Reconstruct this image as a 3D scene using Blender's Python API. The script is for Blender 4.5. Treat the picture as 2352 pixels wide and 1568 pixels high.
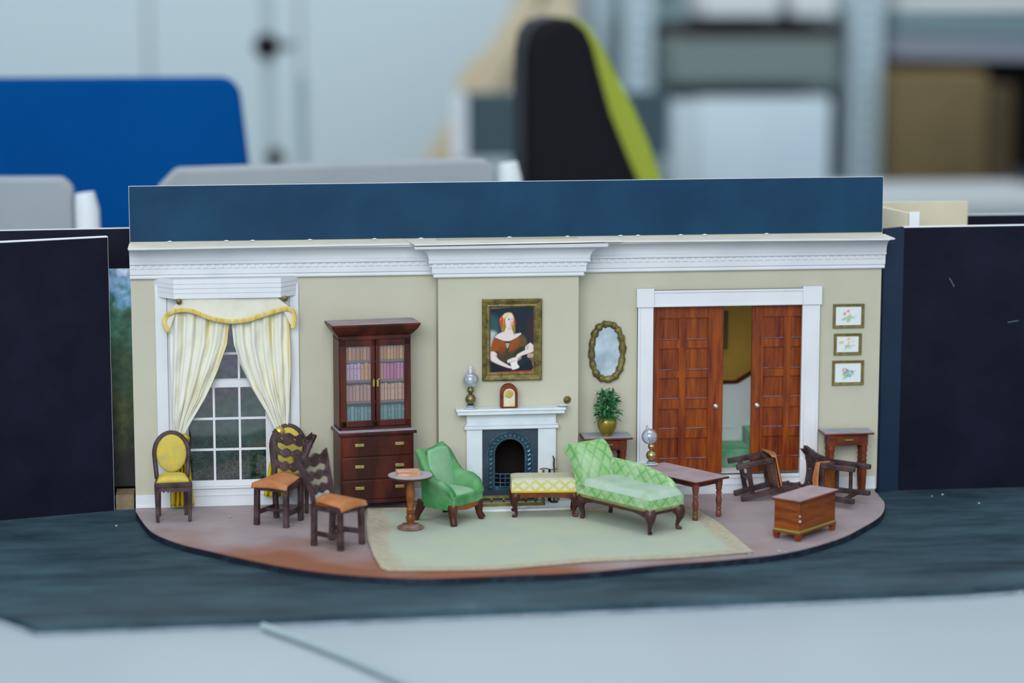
import bpy, math, random
from mathutils import Vector, Matrix
random.seed(7)
for o in list(bpy.data.objects): bpy.data.objects.remove(o)
S = bpy.context.scene
COL = S.collection
U = 0.01                      # everything below is written in centimetres
PI = math.pi
rad = math.radians

# ---------------------------------------------------------------- camera
CP = (-15.188, -120.35, 26.76); YAW = rad(7.163); PIT = rad(8.735); ROLL = rad(0.038)
_f = Vector((math.sin(YAW)*math.cos(PIT), math.cos(YAW)*math.cos(PIT), -math.sin(PIT)))
_r = Vector((math.cos(YAW), -math.sin(YAW), 0)); _u = _r.cross(_f)
_r2 = _r*math.cos(ROLL)+_u*math.sin(ROLL); _u2 = -_r*math.sin(ROLL)+_u*math.cos(ROLL)
cam = bpy.data.cameras.new('camera'); cam_o = bpy.data.objects.new('camera', cam); COL.objects.link(cam_o)
m = Matrix((( _r2.x, _u2.x, -_f.x, CP[0]*U), (_r2.y, _u2.y, -_f.y, CP[1]*U), (_r2.z, _u2.z, -_f.z, CP[2]*U), (0,0,0,1)))
cam_o.matrix_world = m
cam.lens = 85; cam.sensor_width = 36; cam.clip_start = 0.05; cam.clip_end = 100
cam.dof.use_dof = True; cam.dof.focus_distance = 1.21; cam.dof.aperture_fstop = 4.9; cam.dof.aperture_blades = 0
S.camera = cam_o
FPX = 5553.0
def _ray(u, v): return _r2*((u-1176)/FPX) + _u2*(-(v-784)/FPX) + _f
def PY(u, v, y=0.0):          # where a sight line of the photo meets the upright plane at depth y
    d = _ray(u, v); t = (y-CP[1])/d.y; return (CP[0]+d.x*t, CP[2]+d.z*t)
def PZ(u, v, z=0.0):          # where it meets the level plane at height z
    d = _ray(u, v); t = (z-CP[2])/d.z; return (CP[0]+d.x*t, CP[1]+d.y*t)

# ---------------------------------------------------------------- light and exposure
vs = S.view_settings; vs.view_transform = 'Standard'; vs.look = 'None'; vs.gamma = 1; vs.use_curve_mapping = False; vs.exposure = 0.0
w = bpy.data.worlds.new('office_daylight'); S.world = w; w.use_nodes = True
bg = w.node_tree.nodes['Background']; bg.inputs[0].default_value = (0.80, 0.90, 1.0, 1); bg.inputs[1].default_value = 0.72
def area(name, loc, target, size, power, col, sy=None):
    l = bpy.data.lights.new(name, 'AREA'); l.energy = power; l.color = col; l.size = size*U
    if sy: l.shape = 'RECTANGLE'; l.size_y = sy*U
    o = bpy.data.objects.new(name, l); COL.objects.link(o); o.location = Vector(loc)*U
    o.rotation_euler = (Vector(target)-Vector(loc)).to_track_quat('-Z', 'Y').to_euler()
    return o
area('ceiling_light', (-10, -30, 190), (0, -2, 0), 150, 10.0, (1.0, .97, .93), 90)
area('front_fill_light', (-60, -260, 120), (0, 0, 5), 200, 62.0, (0.95, .98, 1.0), 130)  # added broad fill from behind the camera, brightens the set from the front
area('ceiling_light', (0, 260, 220), (0, 330, 20), 300, 75.0, (0.95, .98, 1.0), 200)

# ---------------------------------------------------------------- materials
GAIN = .95; SAT = 1.06
def lin(h, k=1.0):
    h = h.lstrip('#'); o = []
    for i in (0, 2, 4):
        c = int(h[i:i+2], 16)/255; c = c/12.92 if c <= .04045 else ((c+.055)/1.055)**2.4
        o.append(c*GAIN*k)
    y = .25*o[0]+.65*o[1]+.1*o[2]
    return (*[min(.93, max(.002, y+(c-y)*SAT)) for c in o], 1)
_M = {}
def mat(name, c, rough=.6, c2=None, ns=1.0, stretch=(1,1,1), amt=(.35,.65), bump=0.0, bs=8.0, metal=0.0, coat=0.0, spec=.25, c3=None, det=6.0, nr=.55):
    """principled material; noise scale ns is per centimetre"""
    if name in _M: return _M[name]
    M = bpy.data.materials.new(name); M.use_nodes = True; nt = M.node_tree; N = nt.nodes; L = nt.links
    b = N['Principled BSDF']; b.inputs['Roughness'].default_value = rough; b.inputs['Metallic'].default_value = metal
    b.inputs['Coat Weight'].default_value = coat; b.inputs['Specular IOR Level'].default_value = spec
    b.inputs['Base Color'].default_value = lin(c)
    tc = N.new('ShaderNodeTexCoord')
    if c2:
        mp = N.new('ShaderNodeMapping'); mp.inputs['Scale'].default_value = tuple(100*ns*s for s in stretch)
        L.new(tc.outputs['Object'], mp.inputs[0])
        n = N.new('ShaderNodeTexNoise'); n.inputs['Scale'].default_value = 1; n.inputs['Detail'].default_value = det; n.inputs['Roughness'].default_value = nr
        L.new(mp.outputs[0], n.inputs[0])
        r = N.new('ShaderNodeValToRGB'); L.new(n.outputs[0], r.inputs[0]); L.new(r.outputs[0], b.inputs['Base Color'])
        r.color_ramp.elements[0].position = amt[0]; r.color_ramp.elements[0].color = lin(c)
        r.color_ramp.elements[1].position = amt[1]; r.color_ramp.elements[1].color = lin(c2)
        if c3:
            e = r.color_ramp.elements.new(min(.98, amt[1]+.12)); e.color = lin(c3)
    if bump:
        n2 = N.new('ShaderNodeTexNoise'); n2.inputs['Scale'].default_value = 100*bs; n2.inputs['Detail'].default_value = 4
        L.new(tc.outputs['Object'], n2.inputs[0])
        bp = N.new('ShaderNodeBump'); bp.inputs['Strength'].default_value = bump; bp.inputs['Distance'].default_value = .02*U
        L.new(n2.outputs[0], bp.inputs['Height']); L.new(bp.outputs[0], b.inputs['Normal'])
    _M[name] = M; return M
def glassmat(name, tint=(.9,.95,1,1), gloss=.12, dirt=.0, rough=.03):
    M = bpy.data.materials.new(name); M.use_nodes = True; nt = M.node_tree; N = nt.nodes; L = nt.links
    for n in list(N):
        if n.type != 'OUTPUT_MATERIAL': N.remove(n)
    out = [n for n in N if n.type == 'OUTPUT_MATERIAL'][0]
    t = N.new('ShaderNodeBsdfTransparent'); t.inputs[0].default_value = tint
    g = N.new('ShaderNodeBsdfGlossy'); g.inputs['Roughness'].default_value = rough
    lw = N.new('ShaderNodeLayerWeight'); lw.inputs[0].default_value = .35
    ma = N.new('ShaderNodeMath'); ma.operation = 'MULTIPLY_ADD'; ma.inputs[1].default_value = .8; ma.inputs[2].default_value = gloss
    L.new(lw.outputs['Facing'], ma.inputs[0])
    mx = N.new('ShaderNodeMixShader'); L.new(ma.outputs[0], mx.inputs[0]); L.new(t.outputs[0], mx.inputs[1]); L.new(g.outputs[0], mx.inputs[2])
    last = mx
    if dirt:
        d = N.new('ShaderNodeBsdfDiffuse'); d.inputs[0].default_value = (.75,.8,.85,1)
        m2 = N.new('ShaderNodeMixShader'); m2.inputs[0].default_value = dirt
        L.new(mx.outputs[0], m2.inputs[1]); L.new(d.outputs[0], m2.inputs[2]); last = m2
    L.new(last.outputs[0], out.inputs[0]); return M

# ---------------------------------------------------------------- mesh builder
class MB:
    def __init__(s): s.v=[]; s.f=[]; s.m=[]; s.uv={}; s.mi=0
    def add(s, vs, fs):
        n=len(s.v); s.v+= [tuple(p) for p in vs]
        for f in fs: s.f.append([n+i for i in f]); s.m.append(s.mi)
        return n
    def box(s, x0,x1,y0,y1,z0,z1, M=None):
        vs=[(x,y,z) for x in (x0,x1) for y in (y0,y1) for z in (z0,z1)]
        if M is not None: vs=[tuple(M@Vector(p)) for p in vs]
        s.add(vs, [(0,1,3,2),(4,6,7,5),(0,4,5,1),(2,3,7,6),(0,2,6,4),(1,5,7,3)]); return s
    def hexa(s, a, b):        # two quads (bottom ring a, top ring b)
        s.add(list(a)+list(b), [(3,2,1,0),(4,5,6,7)]+[(i,(i+1)%4,4+(i+1)%4,4+i) for i in range(4)]); return s
    def prism(s, poly, a0, a1, axis='z', caps=True):
        P=[]
        for a in (a0,a1):
            for (p,q) in poly:
                P.append({'z':(p,q,a),'y':(p,a,q),'x':(a,p,q)}[axis])
        n=len(poly); F=[(i,(i+1)%n,n+(i+1)%n,n+i) for i in range(n)]
        if caps: F+= [tuple(range(n-1,-1,-1)), tuple(range(n,2*n))]
        s.add(P,F); return s
    def lathe(s, prof, c=(0,0,0), n=20, sx=1, sy=1, M=None):   # prof: (r,z)
        P=[];F=[]
        for (r,z) in prof:
            for k in range(n):
                a=2*PI*k/n; P.append((c[0]+r*sx*math.cos(a), c[1]+r*sy*math.sin(a), c[2]+z))
        if M is not None: P=[tuple(M@Vector(p)) for p in P]
        for j in range(len(prof)-1):
            for k in range(n): F.append((j*n+k, j*n+(k+1)%n, (j+1)*n+(k+1)%n, (j+1)*n+k))
        F.append(tuple(range(n-1,-1,-1))); q=(len(prof)-1)*n; F.append(tuple(q+k for k in range(n)))
        s.add(P,F); return s
    def tube(s, pts, r, n=8, flat=1.0, close=False, up=None, rot=0):
        pts=[Vector(p) for p in pts]; m=len(pts); R=r if isinstance(r,(list,tuple)) else [r]*m
        P=[];F=[]; prev=None
        for i,p in enumerate(pts):
            if close: t=(pts[(i+1)%m]-pts[i-1])
            else: t=(pts[min(i+1,m-1)]-pts[max(i-1,0)])
            t.normalize()
            if prev is None:
                ref=Vector(up) if up else (Vector((0,0,1)) if abs(t.z)<.9 else Vector((1,0,0)))
                a=(ref-t*ref.dot(t)).normalized()
            else: a=(prev-t*prev.dot(t)).normalized()
            prev=a; b=t.cross(a)
            for k in range(n):
                an=2*PI*k/n+rot; P.append(p+(a*math.cos(an)+b*math.sin(an)*flat)*R[i])
        rng=m if close else m-1
        for i in range(rng):
            j=(i+1)%m
            for k in range(n): F.append((i*n+k, i*n+(k+1)%n, j*n+(k+1)%n, j*n+k))
        if not close: F.append(tuple(range(n-1,-1,-1))); F.append(tuple((m-1)*n+k for k in range(n)))
        s.add(P,F); return s
    def bar(s, a, b, w, h, up=(0,0,1), w2=None, h2=None):       # rectangular bar from a to b
        a=Vector(a); b=Vector(b); t=(b-a).normalized(); u=Vector(up); u=(u-t*u.dot(t)).normalized(); c=t.cross(u)
        w2=w if w2 is None else w2; h2=h if h2 is None else h2
        q=lambda p,ww,hh:[p+c*(ww/2)*i+u*(hh/2)*j for (i,j) in ((-1,-1),(1,-1),(1,1),(-1,1))]
        return s.hexa(q(a,w,h),q(b,w2,h2))
    def sphere(s, c, r, n=14, sz=1, sx=1, sy=1):
        k=n//2; prof=[(max(1e-4,math.sin(PI*i/k))*r, -math.cos(PI*i/k)*r*sz) for i in range(k+1)]
        return s.lathe(prof, c, n, sx, sy)
    def grid(s, fn, nu, nv, uv=True, thick=None):               # fn(u,v)->point
        P=[fn(i/nu,j/nv) for j in range(nv+1) for i in range(nu+1)]; F=[]; base=len(s.f)
        for j in range(nv):
            for i in range(nu):
                a=j*(nu+1)+i; F.append((a,a+1,a+nu+2,a+nu+1))
                s.uv[base+len(F)-1]=[(i/nu,j/nv),((i+1)/nu,j/nv),((i+1)/nu,(j+1)/nv),(i/nu,(j+1)/nv)]
        s.add(P,F); return s
    def band(s, xs, top, bot, y0, y1, yf=None):                 # vertical band with curved edges; yf adds depth curve
        yf=yf or (lambda x:0)
        P=[]
        for i,x in enumerate(xs):
            P+= [(x,y0+yf(x),bot[i]),(x,y0+yf(x),top[i]),(x,y1+yf(x),top[i]),(x,y1+yf(x),bot[i])]
        F=[(3,2,1,0)]
        for i in range(len(xs)-1):
            a=4*i; b=a+4
            F+= [(a+k,a+(k+1)%4,b+(k+1)%4,b+k) for k in range(4)]
        a=4*(len(xs)-1); F.append((a,a+1,a+2,a+3)); s.add(P,F); return s
    def build(s, name, mats, parent=None, loc=(0,0,0), rot=None, bevel=0, seg=2, sub=0, smooth=35, solid=0, local=False):
        me=bpy.data.meshes.new(name)
        off=Vector(loc) if not local else Vector((0,0,0))
        me.from_pydata([tuple((Vector(p)-off)*U) for p in s.v], [], s.f)
        if not isinstance(mats,(list,tuple)): mats=[mats]
        for x in mats: me.materials.append(x)
        for i,p in enumerate(me.polygons): p.material_index=min(s.m[i],len(mats)-1)
        if s.uv:
            l=me.uv_layers.new(name='UVMap')
            for i,p in enumerate(me.polygons):
                if i in s.uv:
                    for k,li in enumerate(p.loop_indices): l.data[li].uv=s.uv[i][k]
        me.validate(); me.update()
        import bmesh
        bm=bmesh.new(); bm.from_mesh(me); bmesh.ops.recalc_face_normals(bm, faces=bm.faces)
        if smooth:
            for f in bm.faces: f.smooth=True
            for e in bm.edges:
                if len(e.link_faces)==2 and e.calc_face_angle(0)>rad(smooth): e.smooth=False
        bm.to_mesh(me); bm.free()
        o=bpy.data.objects.new(name,me); COL.objects.link(o); o.location=Vector(loc)*U
        if rot: o.rotation_euler=rot
        if parent: o.parent=parent
        if solid:
            md=o.modifiers.new('thickness','SOLIDIFY'); md.thickness=solid*U; md.offset=0
        if bevel:
            md=o.modifiers.new('bevel','BEVEL'); md.width=bevel*U; md.segments=seg; md.limit_method='ANGLE'; md.angle_limit=rad(40)
        if sub:
            md=o.modifiers.new('subdivision','SUBSURF'); md.levels=sub; md.render_levels=sub
        return o
def empty(name, loc, rz=0.0, mat3=None):
    o=bpy.data.objects.new(name,None); COL.objects.link(o); o.empty_display_size=.005
    o.location=Vector(loc)*U; o.rotation_euler=(0,0,rz)
    if mat3 is not None: o.rotation_euler=mat3.to_euler()
    return o
def tag(o, label=None, cat=None, group=None, kind=None):
    if label: o['label']=label
    if cat: o['category']=cat
    if group: o['group']=group
    if kind: o['kind']=kind
    return o
def copy_tree(o, parent=None):
    c=o.copy(); COL.objects.link(c)
    if parent: c.parent=parent
    for ch in [x for x in bpy.data.objects if x.parent is o]: copy_tree(ch,c)
    return c
def lerp(a,b,t): return a+(b-a)*t
def smooth_path(pts, n=6):    # catmull-rom through 3-d or 2-d points
    P=[Vector(p) for p in pts]; out=[]
    for i in range(len(P)-1):
        p0=P[max(i-1,0)]; p1=P[i]; p2=P[i+1]; p3=P[min(i+2,len(P)-1)]
        for k in range(n):
            t=k/n; out.append(.5*((2*p1)+(p2-p0)*t+(2*p0-5*p1+4*p2-p3)*t*t+(3*p1-p0-3*p2+p3)*t**3))
    out.append(P[-1]); return out
def interp(pts, x):
    if x<=pts[0][0]: return pts[0][1]
    for (a,b),(c,d) in zip(pts,pts[1:]):
        if x<=c: return b+(d-b)*(x-a)/(c-a)
    return pts[-1][1]
# ================================================================ palette
WALL=mat('wall_paint','#bcbaa9',.85,'#b6b4a3',ns=.25,bump=.15,bs=30)
WHITE=mat('white_trim','#d9dce0',.55,'#d1d5db',ns=.5,bump=.1,bs=12)
WHITE2=mat('cream_card','#d9d8cf',.7,'#cfcfc8',ns=.8)
FOAM=mat('foam_core_edge','#d8dde0',.7)
BLACKCARD=mat('black_card','#0c0e1d',.5,'#121628',ns=.35,bump=.2,bs=25,spec=.12,amt=(.4,.7))
HEADER=mat('black_card_blue_sheen','#12304a',.55,'#1a3f5a',ns=.22,bump=.15,bs=30,amt=(.3,.7),spec=.12)  # black card; the bluish sheen of reflected light is put into its colour
BASEBLK=mat('dusty_black_board','#1b2c36',.6,'#3f5661',ns=.20,stretch=(.5,1.5,1),amt=(.34,.64),nr=.72,bump=.4,bs=14,c3='#6b8088',det=10,spec=.15)
TABLE=mat('white_table_top','#a5b2b9',.4,'#a0adb5',ns=.03,spec=.2)
DARKWOOD=mat('dark_mahogany','#33140f',.42,'#5e2618',ns=.9,stretch=(1,1,.25),amt=(.45,.75),bump=.25,bs=10,coat=.12)
CHAIRWOOD=mat('black_brown_wood','#2f2120',.5,'#56464a',ns=1.3,amt=(.38,.68),bump=.5,bs=9)
REDWOOD=mat('red_mahogany','#54190a',.42,'#984c16',ns=1.1,stretch=(3,3,.3),amt=(.32,.7),nr=.65,bump=.35,bs=8,coat=.12,c3='#521a0c')
CHESTWOOD=mat('streaked_mahogany','#5c2716',.45,'#93501f',ns=.8,stretch=(.45,.45,3.6),amt=(.36,.68),nr=.65,bump=.25,bs=8,coat=.1)
ENDWOOD=mat('reddish_table_wood','#4f241b',.45,'#7a3c20',ns=1.2,stretch=(.5,.5,2),bump=.3,bs=9)
DUSTTOP=mat('dusty_wood_top','#9a8f95',.55,'#857579',ns=1.1,stretch=(.6,1,1),amt=(.4,.75))
DUSTRED=mat('dusty_red_top','#a8989d',.6,'#98868b',ns=1.3,amt=(.35,.7))
GREYTOP=mat('grey_dust_on_ledge','#a0a3ae',.6,'#8a8d99',ns=1.5)
LEGWOOD=mat('cabriole_wood','#3d2018',.42,'#6f3b1c',ns=1.6,amt=(.5,.8),bump=.4,bs=6,coat=.1)
BRONZELEG=mat('dark_brown_leg','#35211f',.4,'#4b3230',ns=1.5,bump=.4,bs=6,coat=.1)
LEATHER=mat('tan_leather','#a3683e',.6,'#b88560',ns=1.2,amt=(.35,.7),bump=.3,bs=10)
GREEN=mat('green_velvet','#417f4b',.85,'#7faa80',ns=.6,amt=(.40,.72),bump=.3,bs=8)
BRASS=mat('brass','#a8985a',.35,'#857845',ns=3,metal=.75,bump=.4,bs=7)
OLDGOLD=mat('old_gold','#84784a',.45,'#453f24',ns=2.6,metal=.35,amt=(.38,.7),bump=.9,bs=5,c3='#aca074',nr=.65)
PALEGOLD=mat('pale_gold','#b79f76',.25,metal=.85)
YELLOWFAB=mat('yellow_fabric','#c8b24c',.85,'#a9a26a',ns=1.4,amt=(.42,.68),c3='#d3c77e',nr=.65,bump=.4,bs=9)
MARBLE=mat('white_marble','#d3dbe0',.45,'#c3cfd6',ns=.9,amt=(.4,.75))
IRON=mat('cast_iron','#22384a',.38,'#1a2a3a',ns=1.2,spec=.6,bump=.5,bs=8)
IRONHI=mat('polished_iron','#4e7484',.3,'#2f4d5e',ns=3,metal=.35,bump=.4,bs=6)
SOOT=mat('soot','#1d1718',.9)
BLUEC=mat('blue_fabric','#064a88',.9,'#044583',ns=.1,spec=.0)
GREYF=mat('grey_wool_fabric','#8f979d',.9,'#9aa1a7',ns=.12)
WHITEP=mat('white_plastic','#d5dde2',.35)
BLACKP=mat('black_plastic','#131119',.6,spec=.1)
LIME=mat('lime_plastic','#93a03c',.5)
CARDB=mat('brown_cardboard','#786a4c',.85,'#5c5139',ns=.02)
STEEL=mat('pale_steel','#b3c6cf',.4,metal=.1)

# ================================================================ the office behind
wf=MB().box(-260,420,345,349,-75,200).build('wall_far', mat('office_wall','#bac8cd',.8)); tag(wf,kind='structure')
fl=MB().box(-260,420,-60,334,-78,-75).build('floor', mat('office_floor','#6d757a',.6)); tag(fl,kind='structure')
# work table
t=empty('work_table',(0,0,-75)); tag(t,'long white work table carrying the miniature stage set','table')
MB().box(-90,90,-75,18,-3.2,-.8).build('table_top',TABLE,t,bevel=.3).location=(0,0,.75)
for sx in (-84,84):
    for sy in (-70,13):
        l=MB().box(sx-2,sx+2,sy-2,sy+2,-75,-3.2).build('leg',WHITEP,t); l.location=(0,0,.75)
# cable on the table
cp=[PZ(u,v,-.55) for (u,v) in ((604,1436),(700,1470),(800,1509),(900,1552),(1010,1600),(1130,1650))]
cb=MB().tube([(p.x,p.y,-.58) for p in smooth_path([Vector((a,b,0)) for a,b in cp],5)],.17,10).build('cable',mat('pale_plastic_tube','#94a6ab',.3))
tag(cb,'pale grey plastic cable lying diagonally across the front of the white table','cable')

# blue chair back, grey chairs, black office chair
def rounded(x0,x1,z0,z1,r,skew=0.0,n=6):
    P=[]
    for (cx,cz,a0) in ((x1-r,z0+r,-90),(x1-r,z1-r,0),(x0+r,z1-r,90),(x0+r,z0+r,180)):
        for k in range(n+1):
            a=rad(a0+90*k/n); z=cz+r*math.sin(a); P.append((cx+r*math.cos(a)-skew*(z-z0),z))
    return P
YB=56
xb1,zb1=PY(548,177,YB); xb2,zb2=PY(572,370,YB); skb=(xb2-xb1)/(zb1-zb2)
t=empty('visitor_chair',(xb1-20,YB,-75)); tag(t,'blue upholstered chair, its broad back rising behind the table at left','chair')
MB().prism(rounded(-22,20+skb*(zb1+75-45),45,zb1+75,1.3,skb),-1.5,1.5,'y').build('backrest',BLUEC,t,bevel=.3)
MB().prism(rounded(-19,17,42,48,2),1.5,34,'y').build('seat',BLUEC,t,bevel=.8)
for sx in (-17,16):
    for sy in (0,34): MB().tube([(sx,sy,0),(sx*.95,sy,43)],1.2,8).build('leg',WHITEP,t)
def grey_chair(u0,u1,vl,vr,pu,pv,label,y=29,x0=None):
    a=PY(u0,vl,y); b=PY(u1,vr,y); p=PY(pu,pv,y); pw=1.35/2
    xl=a[0] if x0 is None else x0
    c=(xl+b[0])/2; t=empty('fabric_chair',(c,y,-75)); tag(t,label,'chair','grey fabric chairs with white posts')
    h=(b[0]-xl)/2; zl=a[1]+75; zr=b[1]+75
    MB().prism([(-h,50),(h+.6,50),(h,zr-.6),(h-.6,zr),(-h+1.2,zl),(-h,zl-1.2)],-.9,.9,'y').build('backrest',GREYF,t,bevel=.25)
    MB().prism([(-h,46),(h,46),(h,50),(-h,50)],-24,.9,'y').build('seat',GREYF,t,bevel=.8)
    q=p[0]-c
    MB().tube([(q+1.6,-.3,0),(q+.9,-.6,45),(q+.12,-.9,75+p[1]-1),(q,-.9,75+p[1])],[.75,.75,.75,.6],14).build('frame_post',WHITEP,t)
    for sx in (-h+2,h-2): MB().tube([(sx,-22,0),(sx,-22,47)],.8,8).build('leg',WHITEP,t)
    MB().tube([(-h+1,0,0),(-h+1,0,50)],.8,8).build('leg',WHITEP,t)
    return t
grey_chair(358,1136,386,362,1163,371,'grey fabric chair with a white post, in front of the black and lime chair')
grey_chair(-200,168,407,406,196,440,'grey fabric chair with a white post, at the left edge before the blue chair')
YK=64
def out(L_): return [PY(u,v,YK) for u,v in L_]
ko=out([(1262,37),(1300,42),(1328,65),(1345,100),(1360,160),(1385,250),(1425,350),(1452,412),(1475,520),(1195,520),(1194,410),(1194,230),(1196,120),(1205,75),(1225,48)])
kc=ko[0][0]; t=empty('office_chair',(kc,YK,-75)); tag(t,'tall black office chair with a lime green shell, behind the header board','chair')
kp=[(a-kc,b+75) for a,b in ko]; kp[8:10]=[(kp[8][0]+3.0,50),(kp[9][0],50)]
MB().prism(kp,-4,5,'y').build('backrest',BLACKP,t,bevel=.9,seg=3)
so=out([(1290,37),(1318,44),(1345,66),(1375,115),(1405,175),(1440,240),(1475,320),(1508,412),(1530,520),(1440,520),(1430,412),(1400,330),(1365,240),(1345,150),(1330,95),(1308,60)])
sp2=[(a-kc,b+75) for a,b in so]; sp2[8:10]=[(sp2[8][0]+3.4,50),(sp2[9][0]+2.6,50)]
MB().prism(sp2,-3,6.5,'y').build('shell',LIME,t,bevel=.4)
MB().prism(rounded(-6,22,44,52,3),-14,14,'y').build('seat',BLACKP,t,bevel=1)
MB().tube([(8,0,8),(8,0,45)],2.2,12).build('pillar',BLACKP,t)
for k in range(5):
    a=2*PI*k/5; l=MB().bar((8,0,8),(8+22*math.cos(a),22*math.sin(a),6),4,3).build('foot',BLACKP,t)
    MB().sphere((8+22*math.cos(a),22*math.sin(a),2.8),2.8).build('caster',BLACKP,l)
# monitor-like grey box behind the chair
a=PY(1070,212,200); b=PY(1532,358,200)
t=empty('monitor',((a[0]+b[0])/2,200,-75)); tag(t,'dark grey monitor panel standing behind the black office chair','monitor')
cx=(a[0]+b[0])/2
MB().box(a[0]-cx,b[0]-cx,-1,1.6,b[1]+75,a[1]+75).build('screen',mat('slate_panel','#3c5058',.5),t,bevel=.3)
MB().box(a[0]-cx-1.8,a[0]-cx,-1.2,1.8,b[1]+75,a[1]+75-.6).build('side_edge',WHITEP,t)
MB().box(-2.5,2.5,1.6,4,64,b[1]+80).build('stand',WHITEP,t)
MB().box(-14,14,-8,10,63,64.4).build('foot',WHITEP,t)
tb=MB().box(2,120,185,255,-14,-12).build('office_desk',mat('desk_laminate','#aeb6ba',.5)); tag(tb,'pale grey office desk far behind the stage set','desk')
for sx in (4,60,114):
    l=MB().box(sx,sx+4,190,194,-75,-14).build('leg',WHITEP,tb); l=MB().box(sx,sx+4,248,252,-75,-14).build('leg',WHITEP,tb)
# tan wooden easel board, leaning
def P3(u,v,y): x,z=PY(u,v,y); return (x,z)
leg1=[P3(1205,-30,275),P3(1262,-30,275),P3(1046,372,275),P3(975,372,275)]
t=empty('wooden_easel',(leg1[2][0],275,-75)); tag(t,'pale wooden easel leaning behind the black office chair','easel'); ex=leg1[2][0]
tanw=mat('pale_wood','#c0b49c',.7,'#b5a98e',ns=.05)
sl=(leg1[0][0]-leg1[3][0])/(leg1[0][1]-leg1[3][1]); zb=-75
bx=leg1[3][0]-sl*(leg1[3][1]-zb)
MB().prism([(bx-ex,0),(bx-ex+7.0,0),(leg1[1][0]-ex,leg1[1][1]+75),(leg1[0][0]-ex,leg1[0][1]+75)],-2,2,'y').build('leg',tanw,t)
q=[P3(1048,206,278),P3(1062,165,278),P3(1175,60,278),P3(1240,60,278),P3(1240,212,278)]
MB().prism([(a-ex,b+75) for a,b in q],2.2,5,'y').build('panel',tanw,t)
MB().prism([(bx-ex+62,0),(bx-ex+66,0),(leg1[1][0]-ex+4,leg1[1][1]+75),(leg1[0][0]-ex+2,leg1[0][1]+75)],-2,2,'y').build('leg',tanw,t)
# white cupboards along the far wall with round black locks
cupm=mat('white_cupboard','#b6c6cc',.45)
def cupboard(u0,u1,label,y=300,grp='tall white cupboards'):
    x0=PY(u0,300,y)[0]; x1=PY(u1,300,y)[0]
    t=empty('cupboard',((x0+x1)/2,y+14,-75)); tag(t,label,'cupboard',grp); w=(x1-x0)/2
    MB().box(-w,w,-13,14,0,220).build('carcass',cupm,t)
    MB().box(-w+.15,w-.15,-14.5,-13,2,219).build('door',cupm,t,bevel=.3)
    return t
cupboard(-420,345,'tall white cupboard at the left edge, above the blue chair')
cupboard(346,690,'tall white cupboard beside the rail with two black knobs')
cupboard(691,1180,'tall white cupboard behind the wooden easel')
kx,kz=PY(612,105,205); k2x,k2z=PY(632,360,205)
t=empty('clamp_stand',(k2x,205,-75)); tag(t,'thin pale upright stand with two black knobs between blue and grey chairs','stand')
MB().bar((0.3,.0,0),(kx-k2x,0,kz+75+14),1.6,1.6,up=(0,1,0)).build('pole',mat('pole_grey','#a9bcc2',.5),t)
MB().bar((4.1,1.5,60),(kx-k2x+4.6,1.5,kz+75-4),1.2,1.2,up=(0,1,0)).build('rail',mat('rail_grey','#8aa0a8',.5),t)
MB().box(-12,12,-10,10,0,2).build('foot',WHITEP,t)
MB().sphere((kx-k2x,-1.6,kz+75),1.75).build('knob',BLACKP,t); MB().sphere((0,-1.6,k2z+75),1.25).build('knob',BLACKP,t)
MB().bar((kx-k2x,-1.2,kz+75),(kx-k2x+3.4,-.5,kz+75),1,1).build('clamp_arm',mat('clamp_grey','#566468',.5),t)
# metal shelving on the right
Y=300
ux=[PY(1462,300,Y)[0],PY(1978,300,Y)[0]]
t=empty('shelving_unit',((ux[0]+ux[1])/2,Y+20,-75)); tag(t,'pale perforated steel shelving unit at upper right of the office','shelves'); sc=(ux[0]+ux[1])/2
holes=mat('hole_grey','#8298a3',.5)
for sgn,x in ((0,ux[0]-sc),(1,ux[1]-sc)):
    for yy in (-20,18):
        wd=2.9 if sgn else 2.4
        pm=MB().box(x-wd,x+wd,yy-2,yy+1,0,190)
        p=pm.build('upright',STEEL,t)
        if yy==-20:
            hm=MB()
            for k in range(60): hm.box(x-.7,x+.7,yy-2.25,yy-2,30+k*2.6,31.2+k*2.6)
            hm.build('hole_row',holes,p)
def shelf(z,th=2.4,dy=0): MB().box(ux[0]-sc+2,ux[1]-sc-2,-18+dy,18,z-th,z).build('shelf',mat('shelf_steel','#7f979e',.5),t)
zs=[PY(1700,v,Y)[1]+75 for v in (36,184,420)]
shelf(zs[0],1.0); shelf(zs[1],1.4); shelf(zs[2])
MB().box(ux[0]-sc+2,ux[1]-sc-2,15,16,20,170).build('back_panel',mat('shelf_back','#6f8486',.6),t)
def pbox(name,u0,u1,v0,v1,y,dep,m,label,cat,grp=None,bev=.3,zb=None):
    a=PY(u0,v0,y); b=PY(u1,v1,y); z0=b[1] if zb is None else zb
    o=MB().box(a[0],b[0],y,y+dep,z0,a[1]).build(name,m,loc=((a[0]+b[0])/2,y+dep/2,z0),bevel=bev); return tag(o,label,cat,grp)
wbx=mat('white_box_card','#c6ccce',.7)
pbox('storage_box',1618,1790,-40,38,Y-12,22,wbx,'white box on the top steel shelf, left of its neighbour','box','white boxes on the top steel shelf',zb=zs[0]-74.9)
pbox('storage_box',1822,1922,-40,38,Y-12,22,wbx,'white box on the top steel shelf, beside the right upright','box','white boxes on the top steel shelf',zb=zs[0]-74.9)
pbox('dark_folder',1560,1925,57,82,Y-13,20,mat('black_case_board','#241d1f',.8),'black flat case lying on the grey tray in the steel shelving','case',zb=PY(1700,88,Y-13)[1])  # flat case in one even black
pbox('tray',1545,1925,88,170,Y-13,24,mat('grey_tray','#6d7b7a',.6),'low grey tray under the black case in the steel shelving','tray',zb=zs[1]-75)
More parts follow.
